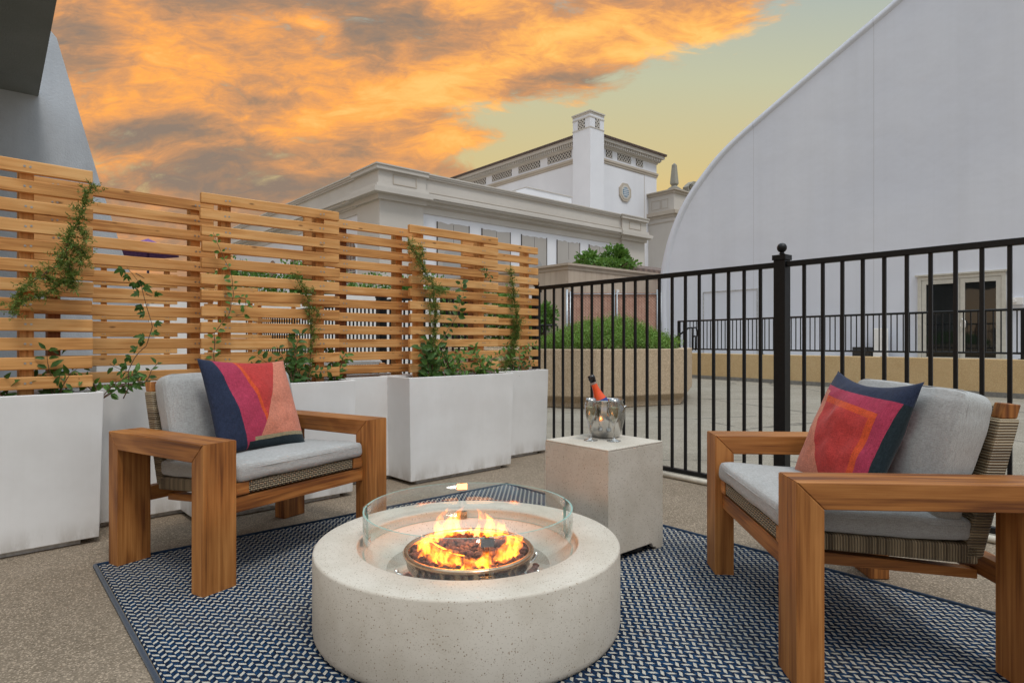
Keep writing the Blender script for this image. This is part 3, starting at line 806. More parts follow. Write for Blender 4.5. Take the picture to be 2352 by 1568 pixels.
def flute():
    c = empty('champagne_glass')
    bm = bmesh.new()
    lathe(bm, [(0, .002), (.030, .001), (.0335, .002), (.0335, .0035), (.022, .006), (.010, .010), (.0064, .018), (.0052, .045), (.0054, .070), (.008, .084), (.016, .098), (.0245, .118), (.0285, .140), (.0290, .160), (.0272, .185), (.0258, .204),
               (.0246, .204), (.0260, .185), (.0277, .160), (.0272, .140), (.0232, .118), (.0145, .100), (.004, .088), (0, .0865)], 48)
    obj('glass', bm, M_WARE, c)
    bm = bmesh.new(); lathe(bm, [(0, .0868), (.0036, .0886), (.0140, .1006), (.0226, .1185), (.0265, .140), (.0270, .160), (.0268, .163), (0, .163)], 48)
    obj('wine', bm, M_WINE, c)
    return c
f1 = flute(); f1.location = (.381, 3.004, TZ); tag(f1, 'champagne glass on the side table, below the bottle neck', 'glass', 'champagne glasses')
f2 = copy_tree(f1); f2.location = (.489, 2.98, TZ); tag(f2, 'champagne glass on the side table, right in front of the steel bucket', 'glass')

# ------------------------------------------------------------------ planters and slat screens
U = Vector((.731, .682, 0)).normalized(); NB = Vector((-U.y, U.x, 0))     # along the row, and away behind it
def make_planter():
    c = empty('planter'); L, Dp, H = .98, .40, .75; tp = .018
    bm = bmesh.new()
    o0 = [(0 + tp, tp * .6), (L - tp, tp * .6), (L - tp, Dp - tp * .6), (tp, Dp - tp * .6)]; o1 = [(0, 0), (L, 0), (L, Dp), (0, Dp)]
    i1 = [(.018, .018), (L - .018, .018), (L - .018, Dp - .018), (.018, Dp - .018)]
    A = [bm.verts.new((x, y, .03)) for x, y in o0]; B = [bm.verts.new((x, y, H)) for x, y in o1]; C_ = [bm.verts.new((x, y, H)) for x, y in i1]; D = [bm.verts.new((x, y, H - .10)) for x, y in i1]
    bm.faces.new(A[::-1])
    for P, Q in ((A, B), (B, C_), (C_, D)):
        for i in range(4): bm.faces.new((P[i], P[(i + 1) % 4], Q[(i + 1) % 4], Q[i]))
    bm.faces.new(D)
    obj('body', bm, M_PLANTER, c, bevel=.004)
    bm = bmesh.new(); box(bm, .09, L - .09, .05, Dp - .05, .004, .0295); obj('foot', bm, M_PLANTER, c)
    bm = bmesh.new(); n = 14; g = [[bm.verts.new((.02 + (L - .04) * i / n, .02 + (Dp - .04) * j / 6, H - .045 + .012 * noise.noise(Vector((i * .7, j * .7, 0))))) for j in range(7)] for i in range(n + 1)]
    for i in range(n):
        for j in range(6): bm.faces.new((g[i][j], g[i + 1][j], g[i + 1][j + 1], g[i][j + 1]))
    obj('soil', bm, M_SOIL, c, smooth=True)
    return c
P5L = Vector((-.704, 4.261, 0)); P3L = Vector((-1.727, 3.353, 0)); P1R = Vector((-2.033, 3.091, 0))
PO = .27
pl_specs = [
    (P1R - U * .98, 'white box planter nearest the camera, under the left end of the slat screens'),
    ((P1R + P3L) / 2 - U * .49 + NB * PO, 'recessed white box planter just left of and behind the left armchair'),
    (P3L, 'white box planter standing directly behind the left armchair'),
    ((P3L + U * .98 + P5L) / 2 - U * .49 + NB * PO, 'narrow strip of recessed white box planter right of the left armchair'),
    (P5L, 'white box planter with its whole front face showing, left of the side table'),
    (Vector((.327, 5.565, 0)) - U * .98, 'recessed white box planter at the far end of the row, touching the black railing')]
planter = make_planter(); PLs = []
for i, (p, lab) in enumerate(pl_specs):
    o = planter if i == 0 else copy_tree(planter)
    o.location = (p.x, p.y, 0 if p.y < 9 else 0); o.rotation_euler = (0, 0, ang(U)); tag(o, lab, 'planter', 'white box planters'); PLs.append(o)
def make_screen(length, posts, z_top=1.85, nsl=12, dark=(), name='slat_screen', zbot=.70):
    c = empty(name)
    pit, sh, st = .0925, .0595, .030
    for k in range(nsl):
        bm = bmesh.new(); z = z_top - sh - k * pit; r1 = random.uniform(-.004, .004)
        box(bm, r1, length + random.uniform(-.004, .004), 0, st, z, z + sh)
        for px in posts:
            for dx in (-.011, .011):
                M = Matrix.Translation((px + dx, 0, z + sh * .5 + random.uniform(-.002, .002))) @ Matrix.Rotation(R(90), 4, 'X')
                seg = 10; f = bm.faces.new([bm.verts.new(M @ Vector((.0052 * math.cos(q * 2 * math.pi / seg), .0052 * math.sin(q * 2 * math.pi / seg), .0015))) for q in range(seg)]); f.material_index = 1
        o = obj('slat', bm, [M_CED[0], M_SCREW], c, bevel=.003, seg=1)
        o.rotation_euler = (0, R(random.uniform(-.12, .12)), 0)
    for i, px in enumerate(posts):
        bm = bmesh.new(); box(bm, px - .028, px + .028, st + .001, st + .07, zbot, z_top - .03); obj('post', bm, M_CEDD if i in dark else M_CED[2], c, bevel=.003)
    return c
random.seed(21)
GS = 'cedar slat screens above the planters'
def put_screen(o, L, Rt, lab, grp=GS):
    d = Rt - L; o.location = (L.x, L.y, 0); o.rotation_euler = (0, 0, ang(d)); tag(o, lab, 'slat screen', grp)
def sP(px, py, h=1.85): Y = F * (h - 1) / (784 - py); return Vector(((px - 1176) / F * Y, Y, 0))
A0, A1 = sP(0, 358), sP(214, 394)
sA = make_screen(1.0, [.74]); dA = (A1 - A0).normalized(); put_screen(sA, A1 - dA * 1.0, A1, 'nearest cedar slat screen, cut by the left side of the photo')
B1 = sP(493, 467); dB = Vector((.70, .714, 0)).normalized(); sB = make_screen(.90, [.10, .80], dark=(0,)); put_screen(sB, B1 - dB * .90, B1, 'cedar slat screen set back between the nearest one and the one above the left armchair')
C0, C1 = sP(463, 441), sP(780, 487)
lC = (C1 - C0).length; sC = make_screen(lC, [.14, lC - .12]); put_screen(sC, C0, C1, 'cedar slat screen standing forward, directly above the left armchair')
D1 = sP(950, 528); dD = Vector((.733, .68, 0)); dD.normalize(); sD = make_screen(.87, [.30, .76], dark=(0,)); put_screen(sD, D1 - dD * .87, D1, 'cedar slat screen set back to the right of the left armchair cushions')
Ee0, Ee1 = sP(943, 515), sP(1145, 547); lE = (Ee1 - Ee0).length; sE = make_screen(lE, [.11, lE - .16]); put_screen(sE, Ee0, Ee1, 'cedar slat screen standing forward above the fully visible white planter')
F1_ = sP(1237, 570); sF = make_screen(.88, [.16, .76], dark=(0,)); put_screen(sF, F1_ - U * .88, F1_, 'cedar slat screen at the far end beside the black railing')
# the next patio's screens, seen through the slats
G0, G1 = sP(213, 601), sP(413, 613)
sG = make_screen(.8, [.1, .7]); put_screen(sG, G0, G1, 'more distant cedar slat screen showing through the gaps at the left', 'cedar slat screens of the next patio')
for px, py, lab in ((470, 655, 'distant cedar slat screen showing through the gaps above the left armchair'), (585, 668, 'farthest cedar slat screen, right end of the next patio row')):
    o = copy_tree(sG); L = sP(px, py); put_screen(o, L, L + U, lab, 'cedar slat screens of the next patio')
for px, py, lab, k in ((215, 601, 'distant white planter of the next patio at the left', 0), (470, 655, 'distant white planter of the next patio behind the left armchair', 1)):
    o = copy_tree(planter); L = sP(px, py) - NB * .15; o.location = (L.x, L.y, 0); tag(o, lab, 'planter', 'white planters of the next patio')

# ------------------------------------------------------------------ black railings
def bal(bm, p, h0, h1, wdt, yaw):
    M = Matrix.Translation((p.x, p.y, 0)) @ Matrix.Rotation(yaw, 4, 'Z'); box(bm, -wdt / 2, wdt / 2, -wdt / 2, wdt / 2, h0, h1, M=M)
def make_post(parent, p, w_, h, yaw, ball=True):
    bm = bmesh.new(); M = Matrix.Translation((p.x, p.y, 0)) @ Matrix.Rotation(yaw, 4, 'Z')
    box(bm, -w_ / 2, w_ / 2, -w_ / 2, w_ / 2, .004, h, M=M); o = obj('post', bm, M_BLACK, parent, bevel=.003)
    bm = bmesh.new(); e = w_ / 2 + .006
    box(bm, -e, e, -e, e, h + .0005, h + .022, M=M)
    vs = box(bm, -e, e, -e, e, h + .0225, h + .032, M=M)
    if ball: lathe(bm, [(.014, h + .032), (.012, h + .038), (.020, h + .042), (.012, h + .047), (.014, h + .052), (.022, h + .058), (.0285, h + .070), (.030, h + .080), (.0285, h + .090), (.022, h + .102), (.012, h + .108), (0, h + .110)], 28, (p.x, p.y, 0))
    obj('post_cap', bm, M_BLACK, o)
    return o
HT = 1.505
def fpt(px):
    r = (px - 1176) / F; t_ = (r * FA.y - FA.x) / (FD.x - r * FD.y); return t_
yawF = ang(FD)
rail = empty('railing', (0, 0, 0), label='tall black metal railing with a ball topped post behind the side table and right armchair', cat='railing')
tpost = fpt(1796)
def section(parent, t0, t1, ts, A=None, D=None, ht=HT, hb=.04, yaw=None, bw=.019):
    A = A or FA; D = D or FD; yaw = yawF if yaw is None else yaw
    M = Matrix.Translation((A.x, A.y, 0)) @ Matrix.Rotation(yaw, 4, 'Z')
    bm = bmesh.new(); box(bm, t0, t1, -.020, .020, ht - .034, ht, M=M); obj('top_rail', bm, M_BLACK, parent, bevel=.004)
    bm = bmesh.new(); box(bm, t0, t1, -.0185, .0185, hb, hb + .032, M=M); obj('bottom_rail', bm, M_BLACK, parent, bevel=.004)
    for t_ in ts:
        bm = bmesh.new(); bal(bm, A + D * t_, hb + .030, ht - .033, bw, yaw); obj('baluster', bm, M_BLACK, parent, bevel=.002, seg=1)
zL = [68, 150, 233, 320, 409, 501, 598, 701]; zR = [975, 1090, 1211, 1341, 1474, 1614, 1767, 1924, 2085, 2263]
toD = lambda z: (1900 + z / 2.138) / 1.2755
tl = [fpt(toD(z)) for z in zL]; tr_ = [fpt(toD(z)) for z in zR]
pit = (tl[-1] - tl[0]) / (len(tl) - 1)
left_ts = [tl[-1] - pit * k for k in range(0, 40) if tl[-1] - pit * k > fpt(1240)]
pR = (tr_[-1] - tr_[0]) / (len(tr_) - 1)
right_ts = [tr_[0] + pR * k for k in range(0, 24)]
section(rail, fpt(1235), tpost - .0385, left_ts); section(rail, tpost + .0385, right_ts[-1] + .1, right_ts)
make_post(rail, FA + FD * tpost, .075, 1.515, yawF)
make_post(rail, FA + FD * (right_ts[-1] + .14), .075, 1.515, yawF)
pf = FA + FD * (fpt(1235) - .02); make_post(rail, pf, .06, 1.45, yawF, True)
# white pipe lying under the railing
bm = bmesh.new(); q0 = FA - FD * .35 - FN * .06; q1 = FA + FD * 3.2 - FN * .06
tube(bm, [(q0.x, q0.y, .024)] + [tuple((q0 + (q1 - q0) * k / 10).xy) + (.024,) for k in range(1, 10)] + [(q1.x, q1.y, .024)], .019, 14)
obj('pipe', bm, M_PVC, label='long cream plastic pipe lying on the floor under the black railing', cat='pipe')
# the next patio's railing, parallel, beyond the slats
f2p = Vector((-1.6, 7.6, 0)); r2 = empty('railing', label='black railing of the next patio seen through the slat screens', cat='railing')
section(r2, -5.4, -.04, [-.11 - .11 * k for k in range(48)], f2p, FD); section(r2, .04, 1.9, [.11 + .11 * k for k in range(17)], f2p, FD)
make_post(r2, f2p, .10, 1.53, yawF, False)

# ------------------------------------------------------------------ low wall, its railing, the concrete planter
LW0, LW1 = Vector((4.95, 16.96, 0)), Vector((8.91, 10.8, 0)); LD = (LW1 - LW0).normalized(); LN = Vector((-LD.y, LD.x, 0)); LN = LN if LN.y > 0 else -LN
lw = empty('low_wall', (LW0.x, LW0.y, 0), ang(LD), label='low tan concrete wall running across the deck in front of the white tent', cat='wall')
bm = bmesh.new(); box(bm, -3.5, 12, 0, .35, 0, .68); obj('wall', bm, M_WALLC, lw, bevel=.01)
bm = bmesh.new(); box(bm, -3.5, 12, -.02, -.002, 0, .09); obj('flashing', bm, simple('grey_flashing', (.20, .19, .17), .6, nz=.2), lw)
r3 = empty('railing', (LW0.x, LW0.y, 0), ang(LD), label='black metal railing standing on top of the low tan wall', cat='railing')
RH0, RH1 = .79, 1.57
bm = bmesh.new(); tube(bm, [(-.7, .18, RH1), (11.5, .18, RH1)], .024, 8); obj('top_rail', bm, M_BLACK, r3)
bm = bmesh.new(); tube(bm, [(-.7, .18, RH0), (11.5, .18, RH0)], .020, 8); obj('bottom_rail', bm, M_BLACK, r3)
k = 0; t_ = -.62
while t_ < 9.6:
    bm = bmesh.new(); box(bm, t_ - .009, t_ + .009, .171, .189, RH0, RH1); obj('baluster', bm, M_BLACK, r3); t_ += .118
for t_ in (-.68, 2.0, 4.9, 7.25, 9.7):
    bm = bmesh.new(); box(bm, t_ - .024, t_ + .024, .155, .205, .681, RH1); box(bm, t_ - .05, t_ + .05, .13, .23, .6805, .69); obj('post', bm, M_BLACK, r3)
# handrails at the steps left of the wall
def handrail(lab, base, dx, ys, Y):
    h = empty('handrail', (base.x, base.y, 0), label=lab, cat='handrail', group='black handrails at the steps')
    return h
def poly_rail(lab, pts, posts, Y, extra=()):
    h = empty('handrail', (0, 0, 0), label=lab, cat='handrail', group='black handrails at the steps')
    bm = bmesh.new(); tube(bm, [at(*p, Y) for p in pts], .024, 8); obj('rail', bm, M_BLACK, h)
    for x, ya, yb in posts:
        bm = bmesh.new(); tube(bm, [at(x, ya, Y), at(x, yb, Y)], .018, 8); obj('post', bm, M_BLACK, h)
    return h
def zb(x, y): return ((1500 + x / 2.614) / 1.2755, (650 + y / 2.614) / 1.2755)
poly_rail('black handrail sloping up behind the right edge of the concrete planter', [zb(1230, 905), zb(1350, 812), zb(1410, 808), zb(1425, 875), zb(1392, 875)], [(zb(1380, 0)[0], zb(0, 812)[1], zb(0, 985)[1]), (zb(1405, 0)[0], zb(0, 875)[1], zb(0, 985)[1])], 15.5)
xs_ = zb(200, 0)[0]
poly_rail('black guard rail and sloping handrail behind the left edge of the concrete planter', [zb(210, 940), zb(400, 825), zb(460, 825)], [(zb(405, 0)[0], zb(0, 825)[1], zb(0, 985)[1]), (zb(450, 0)[0], zb(0, 825)[1], zb(0, 985)[1])], 13.5)
gd = empty('guard_rail', label='short black guard rail in front of the beige shed, left of the green bush', cat='railing')
bm = bmesh.new(); tube(bm, [at(*zb(60, 790), 16), at(*zb(340, 790), 16), at(*zb(348, 800), 16), at(*zb(348, 912), 16), at(*zb(60, 918), 16)], .022, 8); obj('rail', bm, M_BLACK, gd)
for i in range(13):
    x = zb(72 + i * 21, 0)[0]; bm = bmesh.new(); tube(bm, [at(x, zb(0, 792)[1], 16), at(x, zb(0, 915)[1], 16)], .010, 6); obj('baluster', bm, M_BLACK, gd)

# octagonal concrete planter
oc = Vector((1.236, 9.08, 0)); side = 1.70; a0 = R(26); pts = [oc.copy()]
for k in range(7): a = a0 + R(45 * k); pts.append(pts[-1] + Vector((math.cos(a), math.sin(a), 0)) * side)
cen = sum(pts, Vector()) / 8
cp = empty('concrete_planter', (cen.x, cen.y, 0), label='large eight sided tan aggregate concrete planter beyond the black railing', cat='planter')
rel = [p - cen for p in pts]
def ring(bm, s, z): return [bm.verts.new((p.x * s, p.y * s, z)) for p in rel]
bm = bmesh.new(); rs = [ring(bm, .955, .002), ring(bm, .955, .085), ring(bm, 1.0, .18), ring(bm, 1.0, .885), ring(bm, .93, .885), ring(bm, .93, .78)]
for P, Q in zip(rs, rs[1:]):
    for i in range(8): bm.faces.new((P[i], P[(i + 1) % 8], Q[(i + 1) % 8], Q[i]))
bm.faces.new(rs[0][::-1]); bm.faces.new(rs[-1]); obj('body', bm, M_CONC, cp, bevel=.012)
bm = bmesh.new(); bm.faces.new(ring(bm, .925, .80)); obj('soil', bm, M_SOIL, cp)

# ------------------------------------------------------------------ foliage
def leaf(bm, p, d, up, L, w_, fold=.25, mi=0):
    d = d.normalized(); s = d.cross(up)
    if s.length < 1e-4: s = d.cross(Vector((1, 0, 0)))
    s.normalize(); n = s.cross(d).normalized()
    a = bm.verts.new(p); tip = bm.verts.new(p + d * L - n * L * .12)
    m1 = bm.verts.new(p + d * L * .35 + s * w_ * .5 + n * w_ * fold); m2 = bm.verts.new(p + d * L * .35 - s * w_ * .5 + n * w_ * fold)
    q1 = bm.verts.new(p + d * L * .72 + s * w_ * .36 + n * w_ * fold * .6); q2 = bm.verts.new(p + d * L * .72 - s * w_ * .36 + n * w_ * fold * .6)
    c1_ = bm.verts.new(p + d * L * .36); c2_ = bm.verts.new(p + d * L * .72 - n * L * .03)
    for q in ((a, m1, c1_), (a, c1_, m2), (m1, q1, c2_, c1_), (c1_, c2_, q2, m2), (q1, tip, c2_), (c2_, tip, q2)):
        f = bm.faces.new(q); f.material_index = mi; f.smooth = True
def rv(s=1.0): return Vector((random.gauss(0, s), random.gauss(0, s), random.gauss(0, s)))
def vine(name, paths, label, seed, L=.045, W=.022, kind='single', mat=None, spacing=.028, rad=.003, cat='vine', group='climbing vines in the white planters'):
    """each path: list of world points; leaves along a wandering stem"""
    random.seed(seed); base = Vector(paths[0][0])
    v = empty(name, base, label=label, cat=cat, group=group)
    sb = bmesh.new(); lb = bmesh.new()
    for path in paths:
        P = [Vector(p) for p in path]; pts = []
        for a, b in zip(P, P[1:]):
            n = max(2, int((b - a).length / .02))
            for i in range(n): pts.append(a.lerp(b, i / n))
        pts.append(P[-1]); ph = random.uniform(0, 9)
        pts = [p + Vector((noise.noise(Vector((i * .13, ph, 0))), noise.noise(Vector((i * .13, ph, 5))), noise.noise(Vector((i * .13, ph, 9))))) * .022 - base for i, p in enumerate(pts)]
        n = len(pts); tube(sb, pts, [rad * (1 - .65 * i / n) for i in range(n)], 6)
        acc = 0
        for i in range(1, n):
            acc += (pts[i] - pts[i - 1]).length
            if acc > spacing:
                acc = 0; d = (pts[i] - pts[i - 1]).normalized()
                if kind == 'single':
                    for s in (-1, 1):
                        dd = (d * .5 + d.cross(Vector((.3, -1, .2))).normalized() * s + rv(.35)).normalized(); sz = random.uniform(.6, 1.15)
                        leaf(lb, pts[i] + dd * .006, dd, Vector((.3, -1, .5)) + rv(.4), L * sz, W * sz)
                elif kind == 'palm':
                    dd0 = (d.cross(Vector((.1, -1, .1))).normalized() * random.choice((-1, 1)) + rv(.3)).normalized(); c = pts[i] + dd0 * .02
                    for a in (-70, -35, 0, 35, 70):
                        dd = Matrix.Rotation(R(a), 3, Vector((.4, -1, .3))) @ (dd0 + Vector((0, 0, -.3))); sz = random.uniform(.7, 1.1) * (1 - abs(a) / 160)
                        leaf(lb, c, dd + rv(.1), Vector((.2, -1, .4)) + rv(.2), L * sz, W * sz)
                elif kind == 'fern':
                    for s in range(5):
                        dd0 = (rv(1) + d * .3); dd0.normalize(); ln_ = random.uniform(.03, .075)
                        for q in range(5):
                            c = pts[i] + dd0 * ln_ * q / 5
                            for r_ in range(3):
                                dd = (dd0 * .6 + rv(.8)).normalized(); leaf(lb, c, dd, rv(1), random.uniform(.013, .024), .0042, .1)
    obj('stem', sb, M_BARK, v); obj('leaves', lb, mat or M_LEAF, v)
    return v
def tuft(name, base, n, spread, h, label, seed, mat=None, L=.045, W=.021, bias=(0, 0, 0), **k):
    random.seed(seed); paths = []
    for i in range(max(3, int(n * .6))):
        a = random.uniform(0, 6.28); q = random.uniform(.3, 1.3) * spread; hh = h * random.uniform(.35, 1.0)
        d = Vector((math.cos(a) * U.x, math.cos(a) * U.y, 0)) * q + Vector((math.sin(a) * NB.x, math.sin(a) * NB.y, 0)) * q * .35 + Vector(bias)
        paths.append([base, base + d * .4 + Vector((0, 0, hh * .6)), base + d + Vector((0, 0, hh - .05 * random.random()))])
    return vine(name, paths, label, seed + 100, L * random.uniform(.95, 1.3), W * 1.1, 'single', mat, .030, .0032, 'plant', 'jasmine plants in the white planters', **k)
sz = .705
def pp(px, py, Y): return at(px, py, Y)
def row_y(px, off):                                        # depth of the slat row at this pixel column
    r = (px - 1176) / F; A = P3L + NB * off; t_ = (r * A.y - A.x) / (U.x - r * U.y); return A.y + U.y * t_
def vp(px, py, off=.10): return at(px, py, row_y(px, off))
# z2 crop -> d pixels
def z2(x, y, off=.10): return vp(x / 2.24 / 1.2755, (450 + y / 2.24) / 1.2755, off)
def z3(x, y, off=.10): return vp((600 + x / 2.24) / 1.2755, (600 + y / 2.24) / 1.2755, off)
def root(x, off=.12):
    Y = row_y(x, off); return Vector(((x - 1176) / F * Y, Y, sz))
def zf(x, y): return z2(x, y, -.02)
vine('fern_vine', [[zf(435, 900), zf(450, 780), zf(440, 650), zf(500, 480), zf(575, 260), zf(600, 215)], [zf(430, 700), zf(300, 760), zf(220, 830), zf(110, 960), zf(60, 1040)], [zf(420, 800), zf(380, 860), zf(250, 930), zf(130, 980)],
     [zf(450, 600), zf(540, 640), zf(560, 690)], [zf(500, 470), zf(530, 520), zf(540, 560)], [zf(440, 650), zf(410, 700), zf(440, 760), zf(470, 850)], [zf(430, 560), zf(480, 600), zf(520, 700)], [zf(300, 760), zf(290, 820), zf(330, 870)]],
     'feathery fern vine climbing and drooping over the nearest slat screen', 31, kind='fern', mat=M_FERN, spacing=.017)
vine('leafy_vine', [[root(285), z2(850, 1420), z2(960, 1270), z2(990, 1130), z2(960, 1000), z2(930, 880), z2(880, 780), z2(840, 730)], [z2(880, 790), z2(940, 820)], [z2(960, 920), z2(990, 950)]],
     'vine with five fingered leaves trailing down the slats left of the left armchair back', 32, .052, .024, 'palm', M_LEAF, .030)
vine('creeper', [[root(500), z2(1400, 1180, .1), z2(1500, 1060, .1), z2(1540, 920, .1), z2(1490, 750, .1), z2(1450, 620, .1), z2(1405, 520, .1)], [z2(1540, 930), z2(1600, 960), z2(1600, 1010)], [z2(1530, 1060), z2(1580, 1050)]],
     'thin vine winding up the slats above the left armchair cushion', 33, .038, .022, 'single', M_LEAFB, .026)
vine('fern_vine', [[root(700), z3(720, 900), z3(700, 740), z3(690, 620), z3(640, 530), z3(590, 480)], [z3(690, 640), z3(740, 720)], [z3(670, 560), z3(730, 590)]],
     'thin feathery fern vine on the screen above the left armchair, near its right end', 34, kind='fern', mat=M_FERN, spacing=.026)
vine('fern_vine', [[root(985), z3(1500, 960, .1), z3(1520, 680, .1), z3(1480, 520, .1), z3(1430, 400, .1), z3(1380, 320, .1), z3(1340, 240, .1)], [z3(1480, 540), z3(1560, 560)], [z3(1400, 360), z3(1430, 300)], [z3(1510, 640), z3(1490, 700)]],
     'bright green fern vine on the screen above the fully visible white planter', 35, kind='fern', mat=M_FERN, spacing=.019)
vine('creeper', [[root(1030), z3(1550, 900, .08), z3(1610, 800, .08), z3(1650, 720, .08), z3(1690, 600, .08), z3(1680, 500, .08)]],
     'dark leaved vine hanging in the middle of the slat screen over the fully visible planter', 36, .055, .034, 'single', M_LEAF, .045)
vine('fern_vine', [[root(1158, .22), z3(1990, 1000, .3), z3(2050, 820, .3), z3(2040, 640, .3), z3(2010, 520, .3), z3(2005, 430, .3)], [z3(2000, 1040, .3), z3(2020, 900, .3), z3(2070, 760, .3)]],
     'tall feathery fern vine on the far slat screen beside the black railing', 37, kind='fern', mat=M_FERN, spacing=.015)
vine('creeper', [[root(1190, .22), z3(2060, 960, .28), z3(2120, 940, .28), z3(2180, 920, .28)]], 'short shoot of ivy sticking out of the far slat screen end', 38, .04, .026, 'single', M_LEAFB, .024)
vine('creeper', [[z3(1795, 430), z3(1850, 440), z3(1880, 480)]], 'tiny sprig of leaves high on the screen over the fully visible white planter', 39, .03, .018, 'single', M_LEAF, .02)
def rootp(px, off=.10): return root(px, off)
tuft('jasmine_plant', rootp(20), 5, .16, .20, 'sparse dark twigs with leaves in the nearest planter, left of its fern', 41)
tuft('jasmine_plant', rootp(120), 10, .24, .26, 'jasmine with pale leaves spilling over the nearest planter corner', 42, mat=M_LEAF)
tuft('jasmine_plant', rootp(235, .14), 9, .22, .22, 'bushy jasmine left of the left armchair back', 43, mat=M_LEAFB)
tuft('jasmine_plant', rootp(330, .3), 8, .2, .2, 'low jasmine just left of the left armchair cushion, behind it', 44)
tuft('jasmine_plant', rootp(560), 8, .22, .24, 'jasmine behind the left armchair pillow', 45)
tuft('jasmine_plant', rootp(672, .08), 17, .20, .40, 'tall dark jasmine behind the right corner of the left armchair cushion', 46, L=.055, W=.026)
tuft('jasmine_plant', rootp(775, .2), 11, .20, .44, 'upright jasmine with red stems between two slat screens right of the left armchair', 47, mat=M_LEAFB)
tuft('jasmine_plant', rootp(985), 10, .16, .34, 'dark large leaved jasmine at the left end of the fully visible planter', 48, L=.07, W=.038)
tuft('jasmine_plant', rootp(1035), 16, .24, .34, 'pale green jasmine in the middle of the fully visible planter', 49, mat=M_LEAFB)
tuft('jasmine_plant', rootp(1105), 14, .22, .36, 'pale green jasmine hanging over the rim at the right end of the fully visible planter', 50, mat=M_LEAFB, bias=(.03, -.04, -.03))
tuft('jasmine_plant', rootp(1180, .3), 9, .2, .3, 'jasmine in the far recessed planter', 51)

def cloud_leaves(bm, c, rad, n, L, W, flat=1.0, seed=0, gaps=.0, fine=False):
    random.seed(seed); c = Vector(c); cl = [c + Vector((random.uniform(-1, 1) * rad[0], random.uniform(-1, 1) * rad[1], random.uniform(-1, 1) * rad[2])) * .66 for _ in range(11)]
    for i in range(n):
        q = random.choice(cl); d = rv(1).normalized(); p = q + Vector((d.x * rad[0], d.y * rad[1], d.z * rad[2])) * random.uniform(.15, .42)
        if p.z < c.z - rad[2] * .95: p.z = c.z - rad[2] * .9
        leaf(bm, p, (d + rv(.5) + Vector((0, 0, .2))), rv(1), L * random.uniform(.7, 1.3), W * random.uniform(.7, 1.3), .15)
# bush in the concrete planter
bush = empty('bush', (cen.x + .62, cen.y - .05, .80), label='mounded bright green feathery bush growing in the concrete planter', cat='bush')
random.seed(61); bm = bmesh.new(); sb = bmesh.new()
for i in range(1500):
    a = random.uniform(0, 6.28); q = 1.22 * random.random() ** .6; base = Vector((q * math.cos(a), q * math.sin(a) * .95, 0))
    lump = noise.noise(Vector((base.x * 1.9, base.y * 1.9, 3)))
    hh = .47 * math.exp(-(q / 1.02) ** 3) * (1 + .35 * lump) + .09 + .05 * random.random()
    tip = base * 1.06 + Vector((random.uniform(-.04, .04), random.uniform(-.04, .04), hh))
    if i % 4 == 0: tube(sb, [base * .9, base.lerp(tip, .6), tip], .003, 4)
    for k in range(30):
        f = random.uniform(.1, 1.0) ** .5; p = base.lerp(tip, f) + rv(.045); leaf(bm, p, rv(1) + Vector((0, 0, .3)), rv(1), random.uniform(.025, .05), .011, .1)
obj('stems', sb, M_BARK, bush); obj('foliage', bm, M_BUSH, bush)

# ------------------------------------------------------------------ tent (arched white hall)
TP = Vector((11.27, 17.2, 0)); TD = Vector((.66, -.75, 0)).normalized()
tnx = frame((0, 0, 0), TD)
def tent_uv(px, py):
    r = (px - 1176) / F; s = (r * TP.y - TP.x) / (TD.x - r * TD.y); Y = TP.y + TD.y * s; return (s, 1 + (784 - py) / F * Y)
outl = [(1522, 812), (1517, 740), (1516, 690), (1518, 637), (1523.5, 603), (1531, 569), (1542, 531), (1559, 489), (1582, 446), (1612, 404), (1642, 365), (1680, 325), (1731, 280), (1790, 229), (1854, 174), (1918, 119), (2003, 47), (2058, 0)]
prof = [tent_uv(*p) for p in outl]
# smooth profile continuing to an apex and mirrored
s_end, h_end = prof[-1]; apex = s_end + 4.6; prof += [(s_end + 1.6, h_end + 1.05), (s_end + 3.1, h_end + 1.7), (apex, h_end + 1.95)]
prof += [(2 * apex - s, h) for s, h in reversed(prof[:-1])]
def smooth(P, n=2):
    for _ in range(n):
        Q = [P[0]]
        for a, b in zip(P, P[1:]): Q += [(a[0] * .75 + b[0] * .25, a[1] * .75 + b[1] * .25), (a[0] * .25 + b[0] * .75, a[1] * .25 + b[1] * .75)]
        P = Q + [P[-1]]
    return P
pr = smooth(prof, 2); pr = [(pr[0][0], .45)] + pr + [(pr[-1][0], .45)]
tent = empty('tent_hall', (TP.x, TP.y, 0), ang(TD), label='huge white arched fabric hall with glass double doors on the right', cat='hall')
bm = bmesh.new(); n = len(pr); cs = sum(p[0] for p in pr) / n; ch = 4.0
def loop_at(y, k): return [bm.verts.new((cs + (p[0] - cs) * k, y, max(.42, ch + (p[1] - ch) * k))) for p in pr]
r0 = loop_at(0, .994); r1 = loop_at(.05, .9985); r2_ = loop_at(.14, 1.0); r3_ = loop_at(30, 1.0)
f = bm.faces.new(r0)
for A, B in ((r0, r1), (r1, r2_), (r2_, r3_)):
    for i in range(n):
        f = bm.faces.new((A[i], A[(i + 1) % n], B[(i + 1) % n], B[i])); f.smooth = True
bm.faces.new(r3_[::-1]); obj('shell', bm, M_TENT, tent)
bm = bmesh.new(); q0_, q1_, q2_ = loop_at(-.002, .978), loop_at(-.05, .985), loop_at(-.05, 1.001); q3_ = loop_at(.16, 1.0035)
for A, B in ((q0_, q1_), (q1_, q2_), (q2_, q3_)):
    for i in range(n - 1): f = bm.faces.new((A[i], A[i + 1], B[i + 1], B[i])); f.smooth = True
obj('edge_rim', bm, M_TENT, tent)
